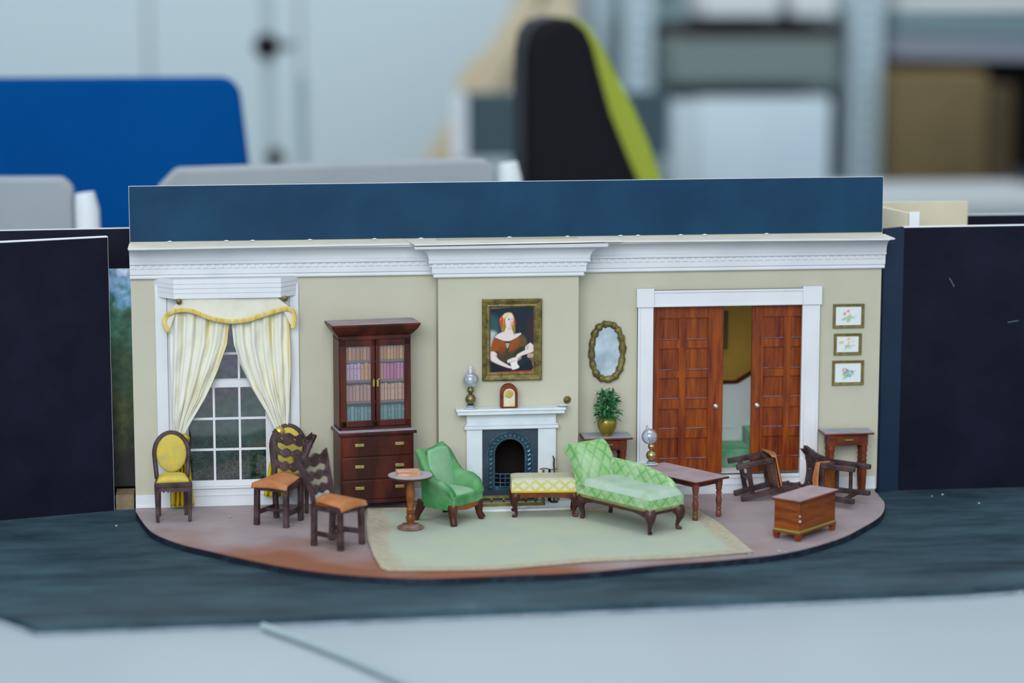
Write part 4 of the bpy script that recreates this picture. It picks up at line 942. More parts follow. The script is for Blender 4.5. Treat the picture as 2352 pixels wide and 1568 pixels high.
hp(MB().box(cor_u[0]+.35,15.8,2.6,Yh-.12,zt1b-.05,zt1b+.75),'stair_step',grn,bevel=.04)
hp(MB().box(8.5,15.8,.7,1.9,.0,.9),'landing',WHITE2)
fx=PY(1664,760,Yh); hp(MB().box(fx[0]-1.2,PY(1671,760,Yh)[0],Yh-.12,Yh,PY(1664,800,Yh)[1],PY(1664,713,Yh)[1]),'picture_frame',mat('dark_olive_frame','#4a4020',.6))
# ================================================================ furniture
RUGP=[(840,1170),(842,1205),(844,1242),(858,1280),(876,1306),(893,1311),(980,1311),(1072,1310),(1144,1308),(1345,1291),(1575,1281),(1730,1269),(1655,1203),(1603,1169)]
def rug_mat():
    M=mat('worn_green_rug','#b0b9a4',.9,'#a5b2a8',ns=.35,amt=(.35,.7),bump=.3,bs=14,c3='#b9bda6'); nt=M.node_tree; N=nt.nodes; L=nt.links; b=N['Principled BSDF']
    r=[n for n in N if n.type=='VALTORGB'][0]
    at=N.new('ShaderNodeUVMap'); sp=N.new('ShaderNodeSeparateXYZ'); L.new(at.outputs[0],sp.inputs[0])
    # distance to border held in uv.x
    n=N.new('ShaderNodeTexNoise'); n.inputs['Scale'].default_value=120; n.inputs['Detail'].default_value=6
    tc=N.new('ShaderNodeTexCoord'); L.new(tc.outputs['Object'],n.inputs[0])
    a=N.new('ShaderNodeMath'); a.operation='MULTIPLY_ADD'; a.inputs[1].default_value=.7; L.new(n.outputs[0],a.inputs[0]); L.new(sp.outputs['X'],a.inputs[2])
    rr=N.new('ShaderNodeValToRGB'); rr.color_ramp.elements[0].position=.74; rr.color_ramp.elements[0].color=(1,1,1,1); rr.color_ramp.elements[1].position=1.15 if False else 1.0; rr.color_ramp.elements[1].color=(0,0,0,1)
    s2=N.new('ShaderNodeMath'); s2.operation='MULTIPLY'; s2.inputs[1].default_value=.72; L.new(a.outputs[0],s2.inputs[0]); L.new(s2.outputs[0],rr.inputs[0])
    n3=N.new('ShaderNodeTexNoise'); n3.inputs['Scale'].default_value=330; n3.inputs['Detail'].default_value=3; L.new(tc.outputs['Object'],n3.inputs[0])
    r3=N.new('ShaderNodeValToRGB'); r3.color_ramp.elements[0].position=.4; r3.color_ramp.elements[0].color=lin('#b3ad9b'); r3.color_ramp.elements[1].position=.65; r3.color_ramp.elements[1].color=lin('#a5a18c'); L.new(n3.outputs[0],r3.inputs[0])
    mx=N.new('ShaderNodeMix'); mx.data_type='RGBA'; L.new(rr.outputs[0],mx.inputs[0]); L.new(r.outputs[0],mx.inputs[6]); L.new(r3.outputs[0],mx.inputs[7]); L.new(mx.outputs[2],b.inputs['Base Color']); return M
rw_=[PZ(u,v,.03) for u,v in RUGP]
c0=(.9,-8.4)
mb=MB(); rings=[(1.0,.0),(.985,.2),(.94,.8),(.88,1.7),(.8,3.0),(.4,4.0),(.0,4.0)]
P=[];UVr=[]
for s_,d in rings:
    for k,(x,y) in enumerate(rw_):
        lift=.05*(1 if d<.3 else 0)*(1.8 if k in (0,1,2,3) else .5)
        P.append((c0[0]+(x-c0[0])*s_,c0[1]+(y-c0[1])*s_,.035+lift)); UVr.append(d*.55)
n=len(rw_)
base0=len(mb.f)
for j in range(len(rings)-1):
    for k in range(n):
        f=(j*n+k,j*n+(k+1)%n,(j+1)*n+(k+1)%n,(j+1)*n+k); mb.f.append(list(f)); mb.m.append(0); mb.uv[len(mb.f)-1]=[(UVr[i],0) for i in f]
mb.v=P
o=mb.build('rug',rug_mat(),loc=(c0[0],c0[1],0),smooth=80,solid=.05); tag(o,'large worn pale green rug with a beige border across the oval floor','rug')

# ---- ladder back chairs
def slat(x0,x1,zc,amp,th=.5,yb=0.0,seed=0,nh=3):
    n=36; xs=[lerp(x0,x1,k/n) for k in range(n+1)]; rnd=random.Random(seed)
    top=[];bot=[];ht=[];hb=[]
    for k,x in enumerate(xs):
        t=k/n; s_=math.cos(t*nh*2*PI); e=abs(t-.5)*2
        top.append(zc+th*.5+.07*s_+.16*e*e*e+rnd.uniform(-.01,.01)); bot.append(zc-th*.5-.06*math.cos(t*nh*2*PI+.6)+.05*e*e)
        q=math.cos((t*nh)*2*PI+PI)       # holes between waves
        o_=max(0,q-.8)*.34; mid=zc+.02+.08*e*e*e; ht.append(mid+o_); hb.append(mid-o_)
    mb=MB(); yf=lambda x:.16*(1-((x-(x0+x1)/2)/((x1-x0)/2))**2)
    mb.band(xs,top,ht,yb-.06,yb+.06,yf); mb.band(xs,hb,bot,yb-.06,yb+.06,yf); return mb
def ladder_chair(loc,rz,label,mat3=None,seat_bow=.18):
    t=empty('ladder_back_chair',loc,rz,mat3); tag(t,label,'chair','ladder back chairs with tan leather seats')
    fw,rw,dp,sz=.92,.72,.90,2.02
    W=CHAIRWOOD
    for s_ in (-1,1): MB().bar((s_*(fw-.1),-dp+.05,0),(s_*(fw-.12),-dp+.1,sz-.05),.25,.26,up=(0,1,0)).build('leg',W,t,bevel=.03)
    posts=[]
    for s_ in (-1,1):
        MB().bar((s_*(rw-.04),dp-.05,0),(s_*rw,dp-.12,sz),.23,.26,up=(0,1,0)).build('leg',W,t,bevel=.03)
        pts=[(s_*rw,dp-.12,sz-.05),(s_*(rw+.04),dp+.02,2.6),(s_*(rw+.16),dp+.28,3.35),(s_*(rw+.42),dp+.68,4.2)]
        MB().tube(smooth_path(pts,3),[.13]*9+[.12],4,rot=PI/4,flat=1).build('back_post',W,t,smooth=30)
    for k,(zc,th) in enumerate(((2.58,.38),(3.20,.36),(3.84,.52))):
        u=(zc-2.6)/1.6; xw=rw+.03+.40*max(0,u)**1.4; yb=dp+.0+.68*max(0,u)**1.15
        slat(-xw-.02,xw+.02,zc,.1,th,yb,seed=k).build('slat',W,t,smooth=30)
    # seat: bowed leather pad
    def fn(u,v):
        x=lerp(-1,1,u); q=max(0,(v-.2)/.8); w_=lerp(fw+.06,rw+.03,q); y=lerp(-dp-.06,dp-.2,q)-(.10*(1-v/.2) if v<.2 else 0)
        z_=sz+.05+.20*(1-abs(x)**1.7)+.10*q-.34*(1-v/.2 if v<.2 else 0)*(.6+.4*(1-x*x))
        return (x*w_,y,z_)
    MB().grid(fn,18,15).build('seat',LEATHER,t,smooth=50,solid=.07)
    MB().box(-fw+.05,fw-.05,-dp+.02,-dp+.16,sz-.3,sz).box(-rw,rw,dp-.24,dp-.1,sz-.3,sz).build('seat_rail',W,t,bevel=.03)
    for s_ in (-1,1):
        MB().bar((s_*(fw-.12),-dp+.1,sz-.16),(s_*(rw-.02),dp-.15,sz-.16),.12,.26).build('seat_rail',W,t,bevel=.03)
        MB().bar((s_*(fw-.11),-dp+.1,.62),(s_*(rw-.03),dp-.1,.62),.13,.24).build('stretcher',W,t,bevel=.03)
    MB().bar((-(fw+rw)/2+.1,-.05,.62),((fw+rw)/2-.1,-.05,.62),.22,.13).build('stretcher',W,t,bevel=.03)
    MB().box(-rw-.02,rw+.02,-dp+.12,dp-.2,sz-.12,sz+.04).build('seat_board',mat('orange_board','#9a5a28',.5,'#7f451e',ns=1.5,c3='#b98a4a'),t)
    return t
ladder_chair((-12.02,-4.12,0),rad(-31),'upright ladder back chair with tan leather seat, in front of the window')
ladder_chair((-9.5,-9.15,0),rad(49),'upright ladder back chair with tan leather seat, nearest the front at left')
# fallen on its back
R=Matrix(((0,0,1),(-1,0,0),(0,-1,0)))                 # local x->-y, y->-z, z->+x
tilt=Matrix.Rotation(rad(-10.5),3,'Y')@R
tilt=Matrix.Rotation(rad(3),3,'Z')@tilt
fallen=ladder_chair((11.25,-1.5,.9),0,'ladder back chair lying on its back before the double doors',mat3=tilt)
# fallen on its side, legs to the right and towards us
a_=rad(43)
up=Vector((-math.cos(a_),math.sin(a_),0)); front=Vector((-math.sin(a_),-math.cos(a_),0)); yv=-front; xv=yv.cross(up)
R2=Matrix((xv,yv,up)).transposed()
fallen2=ladder_chair((17.2,-4.15,.86),0,'ladder back chair lying on its side by the end table at right',mat3=R2)
def drop_to_floor(t,z=0.0):
    bpy.context.view_layer.update(); lo=1e9
    for c in bpy.data.objects:
        if c.parent is t and c.type=='MESH':
            for v in c.data.vertices: lo=min(lo,(t.matrix_world@v.co).z)
    t.location.z-=lo-z*U
drop_to_floor(fallen); drop_to_floor(fallen2)

# ---- yellow oval chairs
def oval_chair(loc,rz,label):
    t=empty('oval_back_chair',loc,rz); tag(t,label,'chair','yellow oval backed chairs'); W=CHAIRWOOD
    for s_ in (-1,1):
        MB().bar((s_*.78,-.72,0),(s_*.80,-.7,1.75),.17,.17,up=(0,1,0),w2=.24,h2=.24).build('leg',W,t,bevel=.03)
        MB().bar((s_*.66,.78,0),(s_*.66,.66,1.75),.17,.17,up=(0,1,0),w2=.22,h2=.22).build('leg',W,t,bevel=.03)
    MB().prism([(-.93,-.85),(.93,-.85),(.78,.75),(-.78,.75)],1.72,2.0,'z').build('seat_frame',W,t,bevel=.07)
    mb=MB(); n=26; xs=[lerp(-.78,.78,k/n) for k in range(n+1)]
    mb.band(xs,[1.74]*(n+1),[1.62-.10*abs(math.sin(k*.9))-.05*(k%2) for k in range(n+1)],-.84,-.72); mb.build('carved_apron',W,t,smooth=30)
    def cush(u,v):
        x=lerp(-1,1,u); y=lerp(-1,1,v); s_=(1-abs(x)**4)*(1-abs(y)**4)
        return (x*lerp(.80,.66,v),lerp(-.76,.6,v),1.98+.28*s_**.4)
    MB().grid(cush,16,16).build('seat_cushion',YELLOWFAB,t,smooth=80,solid=.06)
    tl=rad(-9); M=Matrix.Translation((0,.66,2.0))@Matrix.Rotation(tl,4,'X')
    pts=[]
    for k in range(33):
        a=rad(-62)+rad(304)*k/32
        pts.append(tuple(M@Vector((.82*math.cos(a),0,1.22+.98*math.sin(a)))))
    MB().tube([tuple(M@Vector((.74,0,-.1))),tuple(M@Vector((.80,0,.6)))]+[tuple(M@Vector((.84*math.cos(a),0,1.15+1.02*math.sin(a)))) for a in [PI*k/18 for k in range(19)]]+[tuple(M@Vector((-.80,0,.6))),tuple(M@Vector((-.74,0,-.1)))],.11,6).build('back_frame',W,t,smooth=50)
    pm=MB()
    for sd in (-1,1):
        prof=[(.74,.0),(.74,.07),(.66,.13),(.4,.17),(.02,.18)]
        pm.lathe([(r,z_) for r,z_ in prof],(0,0,0),28,sy=1.28,M=M@Matrix.Translation((0,0,1.14))@Matrix.Rotation(rad(90*sd),4,'X'))
    pm.build('back_cushion',YELLOWFAB,t,smooth=60)
    return t
oval_chair((-17.22,-2.65,0),rad(3),'yellow oval backed chair at the far left by the curtain')
oval_chair((-11.45,-1.5,0),rad(2),'yellow oval backed chair half hidden behind the ladder back chair')

# ---- bookcase
t=empty('bookcase',(-7.36,-.36,0),rad(8)); tag(t,'tall dark mahogany bookcase with glazed doors over three drawers','bookcase')
TL=lambda mb,n_,m_,**k: mb.build(n_,m_,t,**k)
bw=1.87; bd=1.9
TL(MB().box(-bw,bw,-bd+.08,0,.5,3.92).box(-bw+.05,-bw+.35,-bd+.1,-bd+.4,0,.5).box(bw-.35,bw-.05,-bd+.1,-bd+.4,0,.5).box(-bw+.05,-bw+.35,-.3,0,0,.5).box(bw-.35,bw-.05,-.3,0,0,.5).box(-bw,bw,-bd+.02,-bd+.1,.42,.62),'base_cabinet',DARKWOOD,bevel=.03)
zr=[(.66,1.62),(1.68,2.78),(2.84,3.80)]
hb_=mat('brass_pull','#b0a56c',.35,'#8f8450',ns=4,metal=.55)
for a,b in zr:
    d=TL(MB().box(-bw+.1,bw-.1,-bd,-bd+.1,a,b),'drawer',DARKWOOD,bevel=.03)
    for sx in (-.92,1.12):
        h_=MB().box(sx-.23,sx+.23,-bd-.09,-bd,(a+b)/2+.02,(a+b)/2+.18).build('handle',hb_,d,bevel=.02)
TL(MB().box(-bw-.12,bw+.12,-bd-.14,0,3.92,4.08),'counter',DARKWOOD,bevel=.03)
TL(MB().box(-bw-.08,bw+.08,-bd-.1,-.0,4.08,4.1),'counter_dust',GREYTOP)
ud=1.45; uw=1.83
TL(MB().box(-uw,-uw+.12,-ud,0,4.1,8.75).box(uw-.12,uw,-ud,0,4.1,8.75).box(-uw,uw,-ud,0,8.6,8.9).box(-uw,uw,-ud,0,4.1,4.25).box(-uw,uw,-.08,0,4.1,8.9).box(-.05,.05,-ud+.15,-.05,4.2,8.7),'upper_cabinet',DARKWOOD,bevel=.02)
cr=[(uw+.0,8.82),(uw+.05,8.86),(uw+.3,9.15),(uw+.42,9.36),(uw+.42,9.44)]
mb=MB()
for (r0,z0),(r1,z1) in zip(cr,cr[1:]):
    e0=r0-uw;e1=r1-uw
    mb.hexa([(-r0,-ud-e0,z0),(r0,-ud-e0,z0),(r0,0,z0),(-r0,0,z0)],[(-r1,-ud-e1,z1),(r1,-ud-e1,z1),(r1,0,z1),(-r1,0,z1)])
TL(MB().box(-uw+.12,uw-.12,-.12,-.085,4.25,8.6),'back_lining',mat('teal_lining','#2b4450',.7)); TL(mb,'crown',REDWOOD if False else DARKWOOD,smooth=20); TL(MB().box(-uw-.38,uw+.38,-ud-.38,-.02,9.44,9.455),'crown_dust',DUSTTOP)
dz0,dz1=4.28,8.62; shz=[4.55,5.55,6.6,7.6]
for s_ in (-1,1):
    xa,xb=(-uw+.06,-.02) if s_<0 else (.02,uw-.06)
    d=TL(MB().box(xa,xa+.30 if s_<0 else xa+.2,-ud-.12,-ud-.01,dz0,dz1).box(xb-.2 if s_<0 else xb-.3,xb,-ud-.12,-ud-.01,dz0,dz1).box(xa,xb,-ud-.12,-ud-.01,dz0,dz0+.3).box(xa,xb,-ud-.12,-ud-.01,dz1-.3,dz1),'door',DARKWOOD,bevel=.025)
    MB().box(xa+.2,xb-.2,-ud-.06,-ud-.04,dz0+.2,dz1-.2).build('glass_pane',glassmat('cabinet_glass',(.97,.98,1,1),.015,dirt=.04),d)
    MB().box(s_*.10-.05,s_*.10+.05,-ud-.2,-ud-.12,6.28,6.62).bar((s_*.10,-ud-.18,6.6),(s_*.14+.04,-ud-.2,6.7),.06,.05).build('handle',hb_,d,bevel=.015)
for z_ in shz: TL(MB().box(-uw+.12,uw-.12,-ud+.04,-.08,z_-.12,z_),'shelf',mat('shelf_wood','#6b5a5c',.6))
rz8=Matrix.Translation((-7.36,-.36,0))@Matrix.Rotation(rad(8),4,'Z')
bookrows=[(3,0,['#a8774f','#a0714e','#bb8a5e','#a67c64'],.76,'tan spined book on the top bookcase shelf behind the left door','tan books, top shelf left'),
 (3,1,['#bd9160','#b58555','#b07548','#c39a66'],.84,'buff spined book on the top bookcase shelf behind the right door','buff books, top shelf right'),
 (2,0,['#b696ab','#c0a2ba','#c2935f','#c08c60'],.86,'mauve or buff book on the second shelf down behind the left door','mauve and buff books, second shelf left'),
 (2,1,['#bb8464','#b9688a','#ad5a80','#bd7494','#a23e6e'],.80,'pink spined book on the second shelf down behind the right door','pink books, second shelf right'),
 (1,0,['#ac8272','#b98c74','#a37c74'],.80,'pinkish tan book on the third shelf down behind the left door','pinkish tan books, third shelf left'),
 (1,1,['#c39a7c','#bb9072'],.84,'pale peach book on the third shelf down behind the right door','peach books, third shelf right'),
 (0,0,['#5a8c86','#4f7e7a','#6a9a92'],.70,'green spined book on the bottom shelf behind the left door','green books, bottom shelf left'),
 (0,1,['#588a86','#4b797a'],.74,'green spined book on the bottom shelf behind the right door','green books, bottom shelf right')]
bandm=mat('spine_band','#8f8490',.6)
for (r,side,colr,h,lab,grp) in bookrows:
    rnd=random.Random(r*2+side); x0,x1=(-uw+.2,-.12) if side==0 else (.12,uw-.2); x=x0; k=0
    while x<x1-.08:
        w_=rnd.choice((.15,.17,.19,.21)); w_=min(w_,x1-x)
        hh_=h*rnd.uniform(.93,1.02)
        if r==0: hh_=min(hh_,.8)
        c=colr[k%len(colr)] if r!=2 or side==0 else colr[min(len(colr)-1,k//2)]
        if r==2 and side==0: c=colr[0 if x<x0+.45 else 1 if x<x0+.8 else 2+k%2]
        q=x+w_/2; yb=-ud+.08+rnd.uniform(0,.04)
        mb=MB().box(-w_/2+.008,w_/2-.008,yb+.04,yb+.85,0,hh_)
        mb.prism([(w_/2-.008,yb+.05),(w_/2*.7,yb),(-w_/2*.7,yb),(-w_/2+.008,yb+.05)],0,hh_,'z'); mb.mi=1
        mb.box(-w_/2*.6,w_/2*.6,yb-.006,yb+.03,hh_*.66,hh_*.66+.07)
        if k%3==0: mb.box(-w_/2*.6,w_/2*.6,yb-.006,yb+.03,hh_*.3,hh_*.3+.05)
        b_=mb.build('book',[mat('book_'+c[1:],c,.7),bandm],smooth=0)
        b_.location=(rz8@Vector((q,0,shz[r]+.001)))*U; b_.rotation_euler=(0,0,rad(8)); tag(b_,lab,'book',grp); x+=w_; k+=1

# ---- pedestal table and book
pt_=PZ(943,1213,.07); t=empty('pedestal_table',(pt_[0],pt_[1],.09)); tag(t,'small round pedestal table holding a book beside the green armchair','table')
MB().lathe([(.62,0),(.66,.04),(.62,.08),(.5,.1),(.46,.14),(.42,.2),(.2,.22)],(0,0,0),30).build('base',DUSTRED if False else mat('pedestal_base','#6d5047',.5,'#8a7370',ns=2),t,smooth=25)
MB().lathe([(.2,.18),(.19,.3),(.22,.4),(.24,.52),(.2,.62),(.17,.7),(.22,.76),(.22,.8),(.17,.84),(.22,.9),(.17,.95),(.16,1.05),(.2,1.4),(.21,1.8),(.17,2.1),(.13,2.35),(.2,2.48)],(0,0,0),20).build('stem',mat('turned_orange_wood','#62341c',.4,'#8d5428',ns=2,coat=.2),t,smooth=40)
MB().lathe([(.9,2.46),(1.06,2.52),(1.1,2.57),(1.08,2.6),(1.0,2.61)],(0,0,0),40).build('table_top',DARKWOOD,t,smooth=30); MB().lathe([(1.07,2.605),(1.07,2.62)],(0,0,0),40).build('top_dust',mat('pinkish_dust','#b0aab2',.5,'#a39aa0',ns=1.5),t)
e=empty('book',(pt_[0]-.1,pt_[1]-.02,2.71),rad(4)); tag(e,'pale tan closed book lying flat on the round pedestal table','book')
MB().box(-.56,.56,-.36,.36,0,.045).box(-.56,.56,-.36,.36,.2,.245).box(-.56,.56,.3,.36,.0,.245).build('cover',mat('tan_cover','#c9ab96',.6,'#b98a6c',ns=2),e,bevel=.01)
MB().box(-.53,.53,-.33,.32,.04,.205).build('pages',mat('page_edge','#d2c2b2',.8,'#b0704c',ns=4,stretch=(.3,1,3)),e)

# ---- green wing armchair
def armchair():
    cx,cy=-3.72,-4.68
    t=empty('wing_armchair',(cx,cy,.09),rad(45)); tag(t,'green velvet wing armchair on splayed brown legs beside the pedestal table','armchair')
    sec=smooth_path([Vector(p) for p in ((-1.12,-1.12,0),(-1.2,-.4,0),(-1.12,.5,0),(-.92,1.02,0),(0,1.16,0),(.92,1.02,0),(1.12,.5,0),(1.2,-.4,0),(1.12,-1.12,0))],5)
    n=len(sec)-1; hts=[(0,1.55),(.04,1.85),(.12,2.15),(.20,2.2),(.25,2.55),(.29,3.15),(.34,3.55),(.44,3.42),(.5,3.38),(.56,3.42),(.64,3.62),(.70,3.3),(.75,2.7),(.80,2.3),(.88,2.25),(.96,2.0),(1,1.6)]
    def fn(u,v):
        f=u*n; i=min(int(f),n-1); p=sec[i].lerp(sec[i+1],f-i); q=sec[i+1]-sec[i]; nn=Vector((q.y,-q.x,0)).normalized()  # outward?
        c=Vector((p.x,p.y-.1,0)).normalized(); 
        if nn.dot(c)<0: nn=-nn
        H=interp(hts,u); back=max(0,min(1,1.9-abs(u-.5)*7.5)); arm=1-back
        th=.34+.1*arm
        # profile around the cross-section: outer bottom -> outer top -> crest -> inner top -> inner bottom
        prof=[(0,.72,.0),(.12,.9,.03),(.3,1.4,.0),(.42,H-.35,.02+.05*arm),(.48,H-.12,.06+.12*arm+.1*back),(.53,H,-.05+.05*arm),(.6,H-.05,-.25),(.66,H-.2,-.34-.04*arm),(.75,H-.5,-th),(.88,1.5,-th-.05),(1,1.2,-th-.05)]
        z_=interp([(a,b) for a,b,c_ in prof],v); d=interp([(a,c_) for a,b,c_ in prof],v)
        lean=.36*back*max(0,(z_-1.4)/2.2)
        return (p.x+nn.x*d,p.y+nn.y*d+lean,z_)
    mb=MB().grid(fn,56,22,uv=False)
    bk=MB().grid(lambda u,v:(lerp(-.9,.9,u)*(1-.08*v-.25*v**6),.42+.42*v-.10*math.sin(u*PI)*math.sin(v*PI)**.5,lerp(1.4,3.42,v)+.05*math.sin(u*PI)*v),16,16,uv=False)
    bk.build('back_cushion',mat('green_velvet_light','#8db293',.85,'#79a884',ns=1,bump=.3,bs=8),t,smooth=80,solid=.3)
    # close the two arm fronts
    for u in (0.0,1.0):
        ring=[fn(u,k/22) for k in range(23)]; c=Vector((0,0,0))
        for q in ring: c+=Vector(q)
        c/=len(ring); b_=len(mb.v); mb.v+=ring+[(c.x,c.y-.08,c.z)]
        for k in range(22): mb.f.append([b_+k,b_+k+1,b_+23]); mb.m.append(0)
    mb.build('upholstered_shell',GREEN,t,smooth=80)
    def seat(u,v):
        x=lerp(-1,1,u); y=lerp(-1,1,v); s_=max(0,(1-abs(x)**5))**.5*max(0,(1-abs(y)**5))**.5
        return (x*.86,-.1+y*1.02,1.2+.42*s_)
    mb=MB().grid(seat,20,20,uv=False); mb.box(-.86,.86,-1.12,.9,.85,1.25); mb.build('seat_cushion',mat('green_velvet_light','#8db293',.85,'#79a884',ns=1,bump=.3,bs=8),t,smooth=60)
    MB().prism([(-1.15,-1.18),(1.15,-1.18),(1.15,-1.0),(-1.15,-1.0)],.88,1.42,'z').build('front_apron',GREEN,t,bevel=.07,seg=3)
    n_=20; xs=[lerp(-1.0,1.0,k/n_) for k in range(n_+1)]
    MB().band(xs,[.98]*(n_+1),[.78-.14*math.sin(k/n_*PI)+.0 for k in range(n_+1)],-1.14,-1.02).box(-1.05,1.05,-1.05,1.0,.72,.9).build('wood_rail',mat('orange_rail','#7c3f1e',.4,'#94502a',ns=2,coat=.2),t,smooth=30)
    for sx,sy in ((-1,-1),(1,-1),(-1,1),(1,1)):
        top=(sx*.95,sy*.95,.95); 
        pts=[top,(sx*1.02,sy*1.0,.6),(sx*1.02,sy*1.03,.3),(sx*(1.08),sy*1.12,.1),(sx*1.12,sy*1.2,.0)]
        if sy>0: pts=[top,(sx*1.02,sy*1.06,.6),(sx*1.1,sy*1.16,.3),(sx*1.14,sy*1.22,.1),(sx*1.16,sy*1.26,.0)]
        MB().tube(pts,[.27,.22,.17,.18,.15],10).build('leg',LEGWOOD,t,smooth=50)
    return t
armchair()

# ---- quilted fabric
def quilt(name,base,alt,line,k=3.0,wline=.10,bump=.7):
    M=bpy.data.materials.new(name); M.use_nodes=True; nt=M.node_tree; N=nt.nodes; L=nt.links; b=N['Principled BSDF']; b.inputs['Roughness'].default_value=.85
    tc=N.new('ShaderNodeTexCoord'); sp=N.new('ShaderNodeSeparateXYZ'); L.new(tc.outputs['UV'],sp.inputs[0])
    def M2(op,a,b_=None,v=None):
        q=N.new('ShaderNodeMath'); q.operation=op
        if hasattr(a,'links'): L.new(a,q.inputs[0])
        else: q.inputs[0].default_value=a
        if b_ is not None: L.new(b_,q.inputs[1])
        if v is not None: q.inputs[1].default_value=v
        return q.outputs[0]
    s1=M2('ADD',sp.outputs['X'],sp.outputs['Y']); s2=M2('SUBTRACT',sp.outputs['X'],sp.outputs['Y'])
    def tri(s_): return M2('PINGPONG',M2('MULTIPLY',s_,v=k),v=.5)
    d=M2('MINIMUM',tri(s1),tri(s2))                          # 0 on the seams .. .5
    r=N.new('ShaderNodeValToRGB'); L.new(d,r.inputs[0]); r.color_ramp.elements[0].position=.0; r.color_ramp.elements[0].color=lin(line); r.color_ramp.elements[1].position=wline; r.color_ramp.elements[1].color=lin(base)
    n=N.new('ShaderNodeTexNoise'); n.inputs['Scale'].default_value=90; n.inputs['Detail'].default_value=5; L.new(tc.outputs['Object'],n.inputs[0])
    r2=N.new('ShaderNodeValToRGB'); L.new(n.outputs[0],r2.inputs[0]); r2.color_ramp.elements[0].position=.42; r2.color_ramp.elements[0].color=(0,0,0,1); r2.color_ramp.elements[1].position=.62; r2.color_ramp.elements[1].color=(.75,.75,.75,1)
    mx=N.new('ShaderNodeMix'); mx.data_type='RGBA'; mx.inputs[7].default_value=lin(alt); L.new(r2.outputs[0],mx.inputs[0]); L.new(r.outputs[0],mx.inputs[6]); L.new(mx.outputs[2],b.inputs['Base Color'])
    bp=N.new('ShaderNodeBump'); bp.inputs['Strength'].default_value=bump; bp.inputs['Distance'].default_value=.0012; L.new(M2('POWER',d,v=.6),bp.inputs['Height']); L.new(bp.outputs[0],b.inputs['Normal'])
    return M
QG=quilt('quilted_green','#8db67c','#abc5a2','#649f62',wline=.18,k=1.45,bump=.45)
QY=quilt('quilted_yellow','#c8cdb8','#d0d5cb','#bfb568',wline=.3,k=1.7,bump=.25)
def ugrid(mb,fn,nu,nv,lu,lv,u0=0,v0=0):   # grid with uv in centimetres
    b0=len(mb.f); mb.grid(fn,nu,nv)
    for i in range(b0,len(mb.f)): mb.uv[i]=[(u0+a*lu,v0+b*lv) for a,b in mb.uv[i]]
    return mb
def cabriole(mb,p,dirx,diry,h,s=1.0,curl=1):
    x,y=p; d=Vector((dirx,diry,0)).normalized()
    q=[((0),h,.3),(.10,h*.84,.32),(.17,h*.62,.23),(.10,h*.4,.13),(.03,h*.22,.095),(.02,h*.12,.09),(.1,h*.03,.12),(.22*curl,h*.0+.05,.07)]
    return mb.tube(smooth_path([Vector((x,y,0))+d*a*s+Vector((0,0,b)) for a,b,r in q],3),[interp([(i*3,r*s) for i,(a,b,r) in enumerate(q)],k) for k in range(22)],9)
